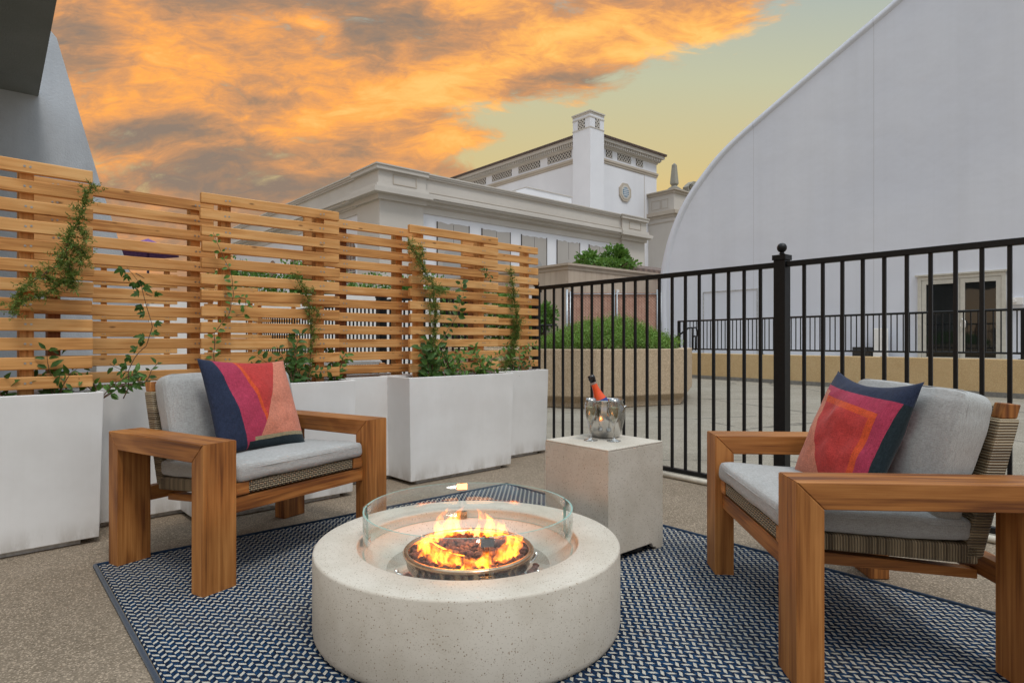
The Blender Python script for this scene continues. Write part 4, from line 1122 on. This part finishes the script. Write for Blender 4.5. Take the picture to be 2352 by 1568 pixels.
bm = bmesh.new(); box(bm, pr[0][0] - .3, pr[-1][0] + .3, -2.6, 30, 0.0, .42); obj('plinth', bm, mk_stucco('plinth_concrete', (.34, .31, .27), (.42, .39, .34), .2), tent)
# double door
M_ALU = simple('cream_aluminium', (.52, .50, .44), .4, nz=.08, nsc=8)
def mk_dglass():
    m, t, p = newmat('dark_door_glass'); setp(t, p, color=(.010, .012, .013), rough=.03, spec=.8); o = t.coord('Object'); n = t.noise(o, 1.2, 3, .5)
    setp(t, p, normal=t.bump(n, .05, .05)); return m
M_DGL = mk_dglass()
dl, dr = tent_uv(2110, 700)[0], tent_uv(2312, 700)[0]; dt = tent_uv(2110, 637)[1]; db = .46; dm = (dl + dr) / 2
door = obj('door_frame', (lambda b: (box(b, dl, dl + .09, -.10, -.006, db, dt), box(b, dr - .09, dr, -.10, -.006, db, dt), box(b, dl + .0905, dr - .0905, -.097, -.006, dt - .10, dt - .002), box(b, dl - .06, dr + .05, -.13, -.006, dt + .001, dt + .05), b)[-1])(bmesh.new()), M_ALU, tent, bevel=.004)
for k, (a, b) in enumerate(((dl + .095, dm - .006), (dm + .006, dr - .095))):
    bm = bmesh.new(); zt = dt - .105; e = .105
    box(bm, a, a + e, -.085, -.030, db + .02, zt); box(bm, b - e, b, -.085, -.030, db + .02, zt); box(bm, a + e, b - e, -.0845, -.031, zt - .12, zt - .001); box(bm, a + e, b - e, -.0845, -.031, db + .021, db + .12)
    lf = obj('door_leaf', bm, M_ALU, door, bevel=.003)
    bm = bmesh.new(); box(bm, a + e, b - e, -.062, -.055, db + .12, zt - .12); obj('door_glass', bm, M_DGL, door)
bm = bmesh.new(); hz = db + .98; hx = dm - .075
hx = dm + .06
tube(bm, [(hx, -.086, hz - .14), (hx + .0, -.15, hz - .13), (hx + .07, -.15, hz - .06), (hx + .07, -.15, hz + .09), (hx, -.15, hz + .15), (hx, -.086, hz + .16)], .016, 8); box(bm, dm + .012, dm + .035, -.10, -.0855, hz - .05, hz + .05); obj('door_handle', bm, M_PLANTER, door)
# flush service panel with a dashed frame
pa0, pb0 = tent_uv((1900 + 342 / 2.138) / 1.2755, 690)[0], tent_uv((1900 + 685 / 2.138) / 1.2755, 690)[0]; pt = tent_uv(1620, (600 + 545 / 2.138) / 1.2755)[1]
bm = bmesh.new()
for a, b, c_, d_ in ((pa0, pa0 + .035, .5, pt), (pb0 - .035, pb0, .5, pt), (pa0 + .036, pb0 - .036, pt - .035, pt)): box(bm, a, b, -.018, -.004, c_, d_)
obj('panel_frame', bm, simple('grey_trim', (.42, .42, .42), .6, nz=.3, nsc=30), tent)
# camera box near the top right of the railing
cb = tent_uv(2343, 690)
bm = bmesh.new(); cz = tent_uv(2330, 692)[1]; cxs = tent_uv(2338, 692)[0]; box(bm, cxs - .12, cxs + .12, -.16, -.004, cz - .09, cz + .09); tube(bm, [(cxs - .05, -.163, cz), (cxs - .05, -.20, cz)], .05, 12); obj('wall_lamp', bm, M_PLANTER, tent, bevel=.01)
# gear standing at the foot of the tent
def tw(s, y): return tnx @ Vector((s, y, 0)) + TP
g = tw(tent_uv(2010, 800)[0], -.35); e_ = empty('equipment_case', (g.x, g.y, .42), ang(TD), label='small black and white equipment case standing at the foot of the white hall', cat='equipment')
bm = bmesh.new(); box(bm, -.45, .05, -.12, .12, .03, .42); box(bm, -.40, 0, -.14, -.121, .05, .30); obj('case', bm, M_DARKRUB, e_, bevel=.02)
bm = bmesh.new(); box(bm, .10, .42, -.13, .13, .03, .95); obj('cabinet', bm, M_PLANTER, e_, bevel=.02)
bm = bmesh.new(); [tube(bm, [(x, -.1, .03), (x, -.1, .002)], .03, 8) for x in (-.4, 0, .15, .38)]; obj('foot', bm, M_DARKRUB, e_)

# ------------------------------------------------------------------ theatre buildings
C0_ = Vector((-9.5, 45, 0))
def GP(u, v, z=0): return C0_ + E1 * u + E2 * v + Vector((0, 0, z))
def ufor(px, v): r = (px - 1176) / F; A = GP(0, v); return (r * A.y - A.x) / (E1.x - r * E1.y)
def vfor(px, u): r = (px - 1176) / F; A = GP(u, 0); return (r * A.y - A.x) / (E2.x - r * E2.y)
def hof(py, u, v): return 1 + (784 - py) / F * GP(u, v).y
MG = Matrix(((E1.x, E2.x, 0, 0), (E1.y, E2.y, 0, 0), (0, 0, 1, 0), (0, 0, 0, 1)))     # local (u, v, z)
yG = ang(E1)
lowb = empty('low_theatre_block', C0_, yG, label='long low pale theatre building with heavy beige cornice and boarded windows', cat='building')
LU, LV, PT = 30.4, 34.0, 13.68
def ub(bm, u0, u1, v0, v1, z0, z1, mi=0): box(bm, u0, u1, v0, v1, z0, z1, mi)
bm = bmesh.new(); ub(bm, 0, LU, 0, LV, 0, PT - .4); obj('wall', bm, M_THW, lowb)
bm = bmesh.new()                                           # frieze, cornice, parapet as proud bands
for z0, z1, e in ((10.75, 11.25, .10), (11.25, 11.37, .22), (11.37, 11.62, .34), (11.62, 11.78, .75), (11.78, 11.98, .88), (11.98, 12.16, .60), (12.16, 12.28, .42), (12.28, 13.32, .30), (13.32, 13.46, .44), (13.46, 13.60, .52), (13.60, 13.70, .60)):
    ub(bm, -e, LU + e, -e, LV + e, z0 + .001, z1)
obj('cornice', bm, M_THB, lowb)
bm = bmesh.new()
for u0, u1 in ((-.0, 3.3), (LU - 3.2, LU + .0)):           # corner piers standing proud through the whole height
    bm = bmesh.new()
    for z0, z1, e in ((0, 11.24, .28), (11.24, 11.63, .52), (11.63, 11.99, 1.05), (11.99, 12.29, .72), (12.29, 13.33, .48), (13.33, 13.615, .72), (13.615, 13.715, .80)): ub(bm, u0 - e, u1 + e * .5, -e, .5, z0 + .002, z1)
    if u0 > 5: obj('corner_pier', bm, M_THB, lowb)
    else: bm1 = bm
bm = bm1
for z0, z1, e in ((0, 11.24, .28), (11.24, 11.63, .52), (11.63, 11.99, 1.05), (11.99, 12.29, .72), (12.29, 13.33, .48), (13.33, 13.615, .72), (13.615, 13.715, .80)): ub(bm, -e + .001, .5, -e + .6, 3.0 + e * .5, z0 + .003, z1 - .001)
obj('corner_pier', bm, M_THB, lowb)
bm = bmesh.new()
for u0, u1 in ((.7, 2.7), (LU - 2.6, LU - .7)):
    for a, b, c_, d_ in ((u0, u1, 12.42, 12.47), (u0, u1, 13.12, 13.17), (u0, u0 + .05, 12.47, 13.12), (u1 - .05, u1, 12.47, 13.12)): ub(bm, a, b, -.53, -.481, c_, d_)
obj('pier_panel', bm, M_THT, lowb)
bm = bmesh.new()
for z0, z1, e in ((11.25, 11.30, .25), (11.62, 11.66, .78), (12.28, 12.32, .45), (13.32, 13.345, .47)): ub(bm, 3.5, LU - 3.4, -e, -.2, z0 + .006, z1)
obj('moulding', bm, M_THT, lowb)
def dd(z): return (800 + z / 1.809) / 1.2755
for i, (a, b) in enumerate(((868, 1037), (1105, 1255), (1315, 1448), (1503, 1623), (1673, 1782))):
    u0, u1 = ufor(dd(a), 0), ufor(dd(b), 0)
    bm = bmesh.new(); pts = [(u0, 4.2), (u1, 4.2)]; random.seed(i + 5)
    m_ = 9; pts += [(u1 + (u0 - u1) * k / m_, 10.25 + random.uniform(-.06, .06)) for k in range(m_ + 1)]
    prism(bm, pts, lambda p, k: Vector((p[0], -.06 if k else -.004, p[1]))); wnd = obj('window', bm, M_BOARD, lowb)
    bm = bmesh.new(); cx = (u0 + u1) / 2; rr = (u1 - u0) * .33; pts = [(cx - rr, 4.3), (cx + rr, 4.3)] + [(cx + rr * math.cos(R(a_)), 7.4 + rr * math.sin(R(a_))) for a_ in range(0, 181, 15)]
    prism(bm, pts, lambda p, k: Vector((p[0], -.075 if k else -.062, p[1]))); obj('arch', bm, M_ARCH, wnd)
    bm = bmesh.new(); ub(bm, u0 - .03, u0 + .03, -.085, -.02, 4.2, 10.3); ub(bm, u1 - .03, u1 + .03, -.085, -.02, 4.2, 10.3); ub(bm, cx - .012, cx + .012, -.068, -.0605, 8.6, 10.2); obj('edge_strip', bm, M_THD, wnd)
M_WGL = simple('window_glass', (.06, .08, .10), .1, nz=.2, spec=.7)
for i in range(5):                                         # arched windows along the side wing
    v0 = 5 + i * 5.6; w2 = 1.0
    bm = bmesh.new(); pts = [(v0 - w2, 4.2), (v0 + w2, 4.2)] + [(v0 + w2 * math.cos(R(a_)), 8.0 + w2 * math.sin(R(a_))) for a_ in range(0, 181, 15)]
    prism(bm, pts, lambda p, k: Vector((-.03 if k else -.002, p[0], p[1]))); wn = obj('window', bm, M_WGL, lowb)
    bm = bmesh.new()
    for q in (-.5, 0, .5): box(bm, -.05, -.031, v0 + q * w2 - .03, v0 + q * w2 + .03, 4.2, 8.8)
    for q in range(5): box(bm, -.049, -.032, v0 - w2, v0 + w2, 4.6 + q * .9, 4.66 + q * .9)
    obj('muntins', bm, M_THB, wn)
# tall stage house with chimney tower
TV = 7.0; TU = ufor(1355.8, TV)
tl_v = vfor(1315.7, TU) - TV; tr_u = ufor(1387.2, TV) - TU
hv = TV + 1.5; hu = TU + 1.5
def lattice(bm, a0_, a1_, z0, z1, fn, step, th):
    """diagonal lattice bars clipped to the rectangle"""
    for sgn in (1, -1):
        c = (a0_ - (z1 - z0)) if sgn > 0 else a0_
        while c < (a1_ if sgn > 0 else a1_ + (z1 - z0)):
            pts = []
            x0, x1 = c, c + sgn * (z1 - z0); za, zb_ = z0, z1
            # clip in x
            def zx(x): return z0 + (x - c) * sgn
            lo, hi = (x0, x1) if sgn > 0 else (x1, x0)
            lo2, hi2 = max(lo, a0_), min(hi, a1_)
            if hi2 - lo2 > .02:
                p, q = (lo2, zx(lo2)), (hi2, zx(hi2)); dx, dz = (q[0] - p[0]), (q[1] - p[1]); l = math.hypot(dx, dz); nx, nz = -dz / l * th / 2, dx / l * th / 2
                prism(bm, [(p[0] + nx, p[1] + nz), (q[0] + nx, q[1] + nz), (q[0] - nx, q[1] - nz), (p[0] - nx, p[1] - nz)], lambda p_, k: fn(p_[0], p_[1], k))
            c += step
tall = empty('stage_house', GP(TU, TV), yG, label='tall white stage house with tiled roof, lattice vents and an eight sided window', cat='building')
hx_ = ufor(1508, hv) - TU; TEAVE = hof(321, ufor(1387.2, hv), hv)
hd, ud = hv - TV, hu - TU
bm = bmesh.new(); ub(bm, ud, hx_, hd, 46, 0, TEAVE - .2); obj('wall', bm, M_THW, tall)
def z5h(zy, zx, v): px = (1300 + zx / 2.94) / 1.2755; return hof((300 + zy / 2.94) / 1.2755, ufor(px, v), v)
st0, st1 = z5h(505, 1385, hv), z5h(487, 1385, hv); co0 = z5h(400, 1385, hv); ve0, ve1 = z5h(470, 1400, hv), z5h(405, 1400, hv)
bm = bmesh.new(); ub(bm, ud - .18, hx_ + .18, hd - .18, 46, st0, st1); ub(bm, ud - .10, hx_ + .10, hd - .10, 46, st0 - .25, st0 - .001); obj('string_course', bm, M_THT, tall)
bm = bmesh.new()
H_ = TEAVE - co0
ub(bm, ud - .12, hx_ + .12, hd - .12, 46.2, co0, co0 + H_ * .2); ub(bm, ud - .35, hx_ + .35, hd - .35, 46.3, co0 + H_ * .2 + .002, co0 + H_ * .45); ub(bm, ud - .75, hx_ + .75, hd - .75, 46.5, co0 + H_ * .60, co0 + H_ * .95)
uu = ud - .30
while uu < hx_ + .3: ub(bm, uu, uu + .16, hd - .60, hd - .352, co0 + H_ * .25, co0 + H_ * .598); uu += .36
vv = hd - .3
while vv < 44: ub(bm, ud - .60, ud - .352, vv, vv + .16, co0 + H_ * .25, co0 + H_ * .598); vv += .36
obj('cornice', bm, M_THB, tall)
bm = bmesh.new(); e = .95; zz = co0 + H_ * .955; A = [(ud - e, hd - e), (hx_ + e, hd - e), (hx_ + e, 46.5), (ud - e, 46.5)]
a_ = [bm.verts.new((x, y, zz)) for x, y in A]; b2 = [bm.verts.new((x, y, zz + .16)) for x, y in A]; mid = [bm.verts.new(((ud + hx_) / 2, hd + 5, zz + 2.1)), bm.verts.new(((ud + hx_) / 2, 42, zz + 2.1))]
bm.faces.new(a_[::-1])
for i in range(4): bm.faces.new((a_[i], a_[(i + 1) % 4], b2[(i + 1) % 4], b2[i]))
bm.faces.new((b2[0], b2[1], mid[0])); bm.faces.new((b2[1], b2[2], mid[1], mid[0])); bm.faces.new((b2[2], b2[3], mid[1])); bm.faces.new((b2[3], b2[0], mid[0], mid[1]))
uu = ud - e
while uu < hx_ + e: tube(bm, [(uu, hd - e - .06, zz + .14), (uu, hd - e + .5, zz + .30)], .10, 6); uu += .30
vv = hd - e
while vv < 45: tube(bm, [(ud - e - .06, vv, zz + .14), (ud - e + .5, vv, zz + .30)], .10, 6); vv += .30
obj('roof', bm, M_TILE, tall)
def z5d(x): return (1300 + x / 2.94) / 1.2755
def vent_u(za, zb2):
    a, b = ufor(z5d(za), hv) - TU, ufor(z5d(zb2), hv) - TU
    bm = bmesh.new(); ub(bm, a, b, hd - .012, hd - .003, ve0, ve1); vo = obj('vent', bm, M_THD, tall)
    bm = bmesh.new(); lattice(bm, a, b, ve0, ve1, lambda x, z, k: Vector((x, hd - (.06 if k else .013), z)), .50, .11); obj('lattice', bm, M_THB, vo)
def vent_v(za, zb2):
    a, b = vfor(z5d(zb2), hu) - TV, vfor(z5d(za), hu) - TV
    bm = bmesh.new(); ub(bm, ud - .012, ud - .003, a, b, ve0, ve1); vo = obj('vent', bm, M_THD, tall)
    bm = bmesh.new(); lattice(bm, a, b, ve0, ve1, lambda y, z, k: Vector((ud - (.06 if k else .013), y, z)), .50, .11); obj('lattice', bm, M_THB, vo)
for a, b in ((1396, 1450), (1496, 1612), (1655, 1715)): vent_u(a, b)
for a, b in ((895, 1100), (645, 830), (417, 585), (212, 363)): vent_v(a, b)
pz = z5h(530, 1400, hv)
bm = bmesh.new(); a = ufor(z5d(1385), hv) - TU; b = ufor(z5d(1728), hv) - TU; 
ub(bm, a + .05, b, hd - .03, hd - .002, pz - .04, pz); ub(bm, b - .04, b, hd - .031, hd - .002, 0, pz - .041); ub(bm, ud - .03, ud - .002, tl_v + .2, 44, pz - .04, pz); obj('wall_panel_line', bm, M_THT, tall)
# octagonal window
oc_u = ufor(z5d(1557), hv) - TU; oc_z = hof((300 + 777 / 2.94) / 1.2755, oc_u + TU, hv); ow = (ufor(z5d(1606), hv) - ufor(z5d(1508), hv)) / 2; oh = (z5h(700, 1557, hv) - z5h(855, 1557, hv)) / 2
def octo(bm, sx, sz_2, y0, y1): prism(bm, [(oc_u + sx * math.cos(R(22.5 + 45 * k)) * 1.08, oc_z + sz_2 * math.sin(R(22.5 + 45 * k)) * 1.08) for k in range(8)], lambda p, k: Vector((p[0], y1 if k else y0, p[1])))
bm = bmesh.new(); octo(bm, ow, oh, hd - .002, hd - .16); fo = obj('octagon_window', bm, M_THT, tall)
bm = bmesh.new(); octo(bm, ow * .72, oh * .74, hd - .161, hd - .20); obj('inner_frame', bm, M_THB, fo)
bm = bmesh.new(); octo(bm, ow * .5, oh * .55, hd - .201, hd - .215); obj('pane', bm, simple('blue_pane', (.12, .22, .30), .15, nz=.15), fo)
bm = bmesh.new()
for q in (-.2, 0, .2): ub(bm, oc_u + q * ow - .025, oc_u + q * ow + .025, hd - .235, hd - .216, oc_z - oh * .5, oc_z + oh * .5)
for q in (-.3, -.1, .1, .3): ub(bm, oc_u - ow * .48, oc_u + ow * .48, hd - .234, hd - .217, oc_z + q * oh - .025, oc_z + q * oh + .025)
obj('muntins', bm, M_THW, fo)
# tower
TT = hof(252.5, TU, TV); tz = lambda zy: hof((300 + zy / 2.94) / 1.2755, TU, TV)
tow = obj('tower', (lambda b: (ub(b, 0, tr_u, 0, tl_v, 0, TT - .35), b)[-1])(bmesh.new()), M_THW, tall)
bm = bmesh.new(); 
for z0, z1, e in ((TT - .36, TT - .14, .03), (TT - .14, TT, .12), (tz(122), tz(112), .05), (tz(212), tz(203), .05)): ub(bm, -e, tr_u + e, -e, tl_v + e, z0 + .001, z1)
obj('tower_band', bm, M_THB, tow)
za_, zb_2 = tz(225), tz(140)
def twv(a, b): return (vfor(z5d(b), TU) - TV, vfor(z5d(a), TU) - TV)
la, lb_ = twv(1158, 1215); zl0, zl1 = hof((300 + 228 / 2.94) / 1.2755, TU, TV + la), hof((300 + 140 / 2.94) / 1.2755, TU, TV + (la + lb_) / 2)
zl0 = tz(205); zl1 = tz(122)
bm = bmesh.new(); ub(bm, -.012, -.003, la, lb_, zl0, zl1); vo = obj('tower_vent', bm, M_THD, tow)
bm = bmesh.new(); lattice(bm, la, lb_, zl0, zl1, lambda y, z, k: Vector((-(.06 if k else .013), y, z)), .42, .12); obj('lattice', bm, M_THB, vo)
ra, rb_ = ufor(z5d(1305), TV) - TU, ufor(z5d(1342), TV) - TU
bm = bmesh.new(); ub(bm, ra, rb_, -.012, -.003, zl0, zl1); vo = obj('tower_vent', bm, M_THD, tow)
bm = bmesh.new(); lattice(bm, ra, rb_, zl0, zl1, lambda x, z, k: Vector((x, -(.06 if k else .013), z)), .42, .12); obj('lattice', bm, M_THB, vo)
# roof box on the low block, in front of the stage house
rbv = 5.5; ru0, ru1 = ufor(z5d(625), rbv), ufor(z5d(1100), rbv)
pa_ = empty('rooftop_plant_room', GP(ru0, rbv), yG, label='pale flat roofed box standing on the low theatre roof before the stage house', cat='roof box')
bm = bmesh.new(); hh0 = hof((300 + 715 / 2.94) / 1.2755, ru0, rbv); prism(bm, [(0, 9), (ru1 - ru0, 9), (ru1 - ru0, hh0), (1.4, hh0), (0, hh0 - .5)], lambda p, k: Vector((p[0], k * 5, p[1]))); obj('wall', bm, M_THW, pa_)
bm = bmesh.new(); box(bm, 1.3, ru1 - ru0 + .1, -.08, 5.1, hh0 + .004, hh0 + .08); obj('roof_edge', bm, M_THB, pa_)
# obelisk pavilion
aU = ufor(1489, hv); aV = vfor(1548.5, aU)
pv = empty('corner_pavilion', GP(aU, aV), yG, label='beige corner pavilion topped by an obelisk and carved scroll, beside the white hall', cat='building')
dv = hv - aV; AT = hof(434, aU, aV)
bm = bmesh.new(); ub(bm, 0, 14, 0, dv, 0, AT - .3); obj('wall', bm, M_THB, pv)
bm = bmesh.new(); aS = hof((300 + 925 / 2.94) / 1.2755, aU, aV); aS2 = hof((300 + 1015 / 2.94) / 1.2755, aU, aV)
for z0, z1, e in ((AT - .45, AT - .15, .18), (AT - .149, AT, .40), (aS - .45, aS, .35), (aS - .8, aS - .46, .12), (aS2 - .1, aS2, .08)): ub(bm, -e, 14 + e, -e, dv, z0 + .001, z1)
obj('cornice', bm, M_THT, pv)
bm = bmesh.new()
for v0, v1 in ((.9, dv * .48), (dv * .52, dv - .5)):
    for a, b, c_, d_ in ((v0, v1, aS + .4, aS + .46), (v0, v1, AT - 1.1, AT - 1.04), (v0, v0 + .06, aS + .46, AT - 1.1), (v1 - .06, v1, aS + .46, AT - 1.1)): box(bm, -.03, -.002, a, b, c_, d_)
obj('wall_panel', bm, M_THT, pv)
M_STONE = mk_stucco('weathered_stone', (.24, .22, .18), (.33, .31, .26), .4, 8, .4, nscale=.5)
obx = ufor(z5d(1992), aV + .8) - aU; ozt = hof((300 + 522 / 2.94) / 1.2755, aU + obx, aV + .8)
bm = bmesh.new(); cx, cy = obx, .9
def sq(h, w2): return [bm.verts.new((cx + a * w2, cy + b * w2, h)) for a, b in ((-1, -1), (1, -1), (1, 1), (-1, 1))]
lv = [(AT, .95), (AT + .22, .95), (AT + .24, .62), (AT + .45, .55), (AT + .70, .28), (AT + .80, .25), (AT + .98, .37), (AT + 1.15, .38), (ozt - .25, .22), (ozt, .03)]
rgs = [sq(h, w2) for h, w2 in lv]
for P, Q in zip(rgs, rgs[1:]):
    for i in range(4): bm.faces.new((P[i], P[(i + 1) % 4], Q[(i + 1) % 4], Q[i]))
bm.faces.new(rgs[0][::-1]); bm.faces.new(rgs[-1]); obj('obelisk', bm, M_STONE, pv)
bm = bmesh.new(); b0 = obx + 2.0
prism(bm, [(b0, AT), (b0 + 3.6, AT), (b0 + 3.6, AT + 1.7), (b0 + 2.6, AT + 1.85), (b0 + 1.2, AT + 1.75), (b0 + .5, AT + 1.3), (b0 + .0, AT + .9)], lambda p, k: Vector((p[0], .2 + k * .8, p[1])))
for q, rr in ((.55, .42), (1.3, .36), (2.1, .45), (3.0, .36)):
    tube(bm, [(b0 + q + rr * (1 - k / 22) * math.cos(k * .6), .12, AT + .95 + rr * (1 - k / 22) * math.sin(k * .6)) for k in range(20)], .09, 6)
obj('scroll_ornament', bm, M_STONE, pv, bevel=.03)
# small tiled roof house in front of it
th = empty('tiled_roof_house', at(1490, 640, 34) * 1, 0, label='small white house with a dark red tiled roof beside the white hall', cat='building'); th.location.z = 0; th.rotation_euler = (0, 0, yG)
bm = bmesh.new(); hz_ = 1 + (784 - 612) / F * 34; box(bm, -3, 8, -1, 4, 0, hz_ - .35); obj('wall', bm, M_THW, th)
bm = bmesh.new(); prism(bm, [(-1.6, hz_ - .45), (1.8, hz_ + .35), (5, hz_ - .45), (5, hz_ - .6), (-1.6, hz_ - .6)], lambda p, k: Vector((8.4 if k else -3.4, p[0], p[1]))); obj('roof', bm, M_TILE, th)

# ------------------------------------------------------------------ shed, slatted chain-link fence, white wall, hedge, trees
SC = at(1305, 604, 22); shd = empty('shed', (SC.x, SC.y, 0), yG, label='flat roofed beige timber shed behind the concrete planter', cat='shed'); SH = SC.z
def mk_shedm():
    m, t, p = newmat('shed_boards'); o = t.coord('Object'); x, y, z = t.xyz(o)
    g = ((x + y) / .30).frac().lt(.05); n = t.noise(t.scale(o, 1.5, 1.5, .3), 1, 5, .6)
    c = t.mix(n.ss(.3, .7), (.42, .33, .26), (.52, .43, .34)); c = t.mix(g * .35, c, (.20, .15, .11)); setp(t, p, color=c, rough=.8, normal=t.bump(g, .3, .02)); return m
M_SHB = mk_shedm()
bm = bmesh.new(); box(bm, 0, 13, 0, 9, 0, SH - .15); obj('wall', bm, M_SHB, shd)
bm = bmesh.new(); box(bm, -.10, 13.1, -.10, 9.1, SH - .08, SH); box(bm, -.03, 13.03, -.03, 9.03, SH - .22, SH - .081); obj('roof_trim', bm, M_SHED, shd)
bm = bmesh.new(); box(bm, 2.6, 2.75, -.05, -.002, SH - 1.9, SH - .8); obj('trim_board', bm, M_PLANTER, shd); bm = bmesh.new(); box(bm, -.06, -.002, 1.4, 2.3, SH - 1.35, SH - .75); obj('trim_board', bm, M_PLANTER, shd)
bm = bmesh.new(); box(bm, -.35, -.002, 2.6, 3.4, 1.7, 2.5); box(bm, -.18, -.003, 1.0, 1.35, 1.3, 1.8); obj('utility_box', bm, simple('grey_box', (.22, .20, .18), .5, nz=.2), shd, bevel=.01)
CF0 = at(1302, 784, 17.0); cf = empty('chain_link_fence', (CF0.x, CF0.y, 0), 0, label='chain link fence filled with terracotta privacy slats behind the green bush', cat='fence')
CFW = at(1516, 784, 17).x - CF0.x; CFH = 1 + (784 - 672) / F * 17
def mk_cf():
    m, t, p = newmat('terracotta_slats'); o = t.coord('Object'); x, y, z = t.xyz(o)
    a = ((x + z) / .085).frac(); b = ((x - z) / .085).frac(); vz = (x / .085).frac()
    c = t.mix(vz.lt(.12) * .5, t.mix(t.noise(o, 5, 3, .6).ss(.3, .7), (.44, .23, .16), (.54, .32, .24)), (.14, .06, .04))
    wr = a.lt(.16).max(b.lt(.10)); c = t.mix(wr * .7, c, (.12, .10, .10)); setp(t, p, color=c, rough=.7, normal=t.bump(wr, .5, .01)); return m
bm = bmesh.new(); box(bm, 0, CFW, -.02, .02, .05, CFH); obj('slat_mesh', bm, mk_cf(), cf)
M_GALV = simple('galvanised', (.38, .40, .42), .4, .6, nz=.15)
for x in (.0, CFW * .5, CFW * .97):
    bm = bmesh.new(); tube(bm, [(x, -.05, 0), (x, -.05, CFH + .08)], .035, 10); tube(bm, [(x + .09, -.05, 0), (x + .09, -.05, CFH + .03)], .02, 8); obj('post', bm, M_GALV, cf)
bm = bmesh.new(); tube(bm, [(0, -.05, CFH - .04), (CFW, -.05, CFH - .04)], .015, 8); obj('top_bar', bm, M_GALV, cf)
ww = empty('white_wall', at(330, 784, 17), 0, label='low white rendered wall beyond the next patio, seen between black balusters', cat='wall'); ww.location.z = 0
bm = bmesh.new(); box(bm, 0, at(1010, 784, 17).x - at(330, 784, 17).x, 0, .3, 0, 1 + (784 - 676) / F * 17); obj('wall', bm, M_PLANTER, ww)
def tree(name, c, rad, h, label, seed, n=2600, mat=None, L=.16, W=.10, cat='tree', group=None, trunk=True):
    random.seed(seed); t_ = empty(name, (c[0], c[1], 0), label=label, cat=cat, group=group)
    bm = bmesh.new(); cloud_leaves(bm, (0, 0, h - rad[2]), rad, n, L, W, seed=seed); obj('crown', bm, mat or M_TREE, t_)
    bm = bmesh.new(); zt = h - rad[2] * 1.3
    tube(bm, [(0, 0, 0), (.04, .02, zt * .5), (0, 0, max(zt, .3))], [.12, .09, .06], 8)
    for k in range(7):
        a = k * .9; tube(bm, [(0, 0, max(zt, .3) * .9), (math.cos(a) * rad[0] * .4, math.sin(a) * rad[1] * .4, h - rad[2] * 1.0), (math.cos(a) * rad[0] * .7, math.sin(a) * rad[1] * .7, h - rad[2] * .6)], [.05, .035, .015], 6)
    obj('trunk', bm, M_TRUNK, t_); return t_
q = at(1372, 565, 31.5); tree('tree', q, (1.5, 1.2, 1.3), 1 + (784 - 562) / F * 31.5, 'broad leafy tree rising behind the beige shed roof', 71, 2600, L=.20, W=.15)
q = at(1436, 570, 32); tree('tree', q, (.65, .6, 1.2), 1 + (784 - 566) / F * 32, 'narrow leafy tree right of the broad one behind the shed roof', 72, 1200, L=.20, W=.15)
q = at(1405, 600, 30.5); tree('shrub', q, (1.6, .8, .5), 1 + (784 - 592) / F * 30.5, 'low green shrub along the shed roof edge', 73, 1500, L=.16, W=.12, cat='shrub')
for i, (px, py, Y, rx, rz, lab) in enumerate(((590, 588, 20, 1.7, 1.0, 'green tree behind the slats above the left armchair back'), (720, 606, 20, 1.3, .9, 'green tree left of the fully visible planter, behind the slats'),
        (840, 625, 19, 1.5, 1.0, 'green tree behind the recessed screen in the middle of the row'), (960, 628, 19, 1.2, 1.0, 'green tree behind the forward screen over the fully visible planter'), (1045, 600, 18, 1.0, 1.3, 'taller green tree poking above the third forward slat screen gaps'), (1150, 640, 18, 1.2, 1.4, 'dark green tree behind the far screen next to the railing'), (1225, 690, 18, .8, .9, 'small dark tree left of the beige shed'))):
    q = at(px, py, Y); tree('tree', q, (rx, 1.0, rz), q.z, lab, 80 + i, 2400, L=.12, W=.07, group='trees beyond the next patio')
# purple parasol beyond the first screens
q = at(340, 565, 10); ps = empty('parasol', (q.x, q.y, 0), 0, label='purple parasol glimpsed through the slats at the left', cat='parasol')
bm = bmesh.new(); lathe(bm, [(0, q.z + .12), (.45, q.z - .08), (.46, q.z - .14), (.42, q.z - .09), (0, q.z + .10)], 8); obj('canopy', bm, simple('purple_canvas', (.16, .07, .22), .9, nz=.2), ps)
bm = bmesh.new(); tube(bm, [(0, 0, 0), (0, 0, q.z + .1)], .02, 8); obj('pole', bm, M_STEEL, ps)
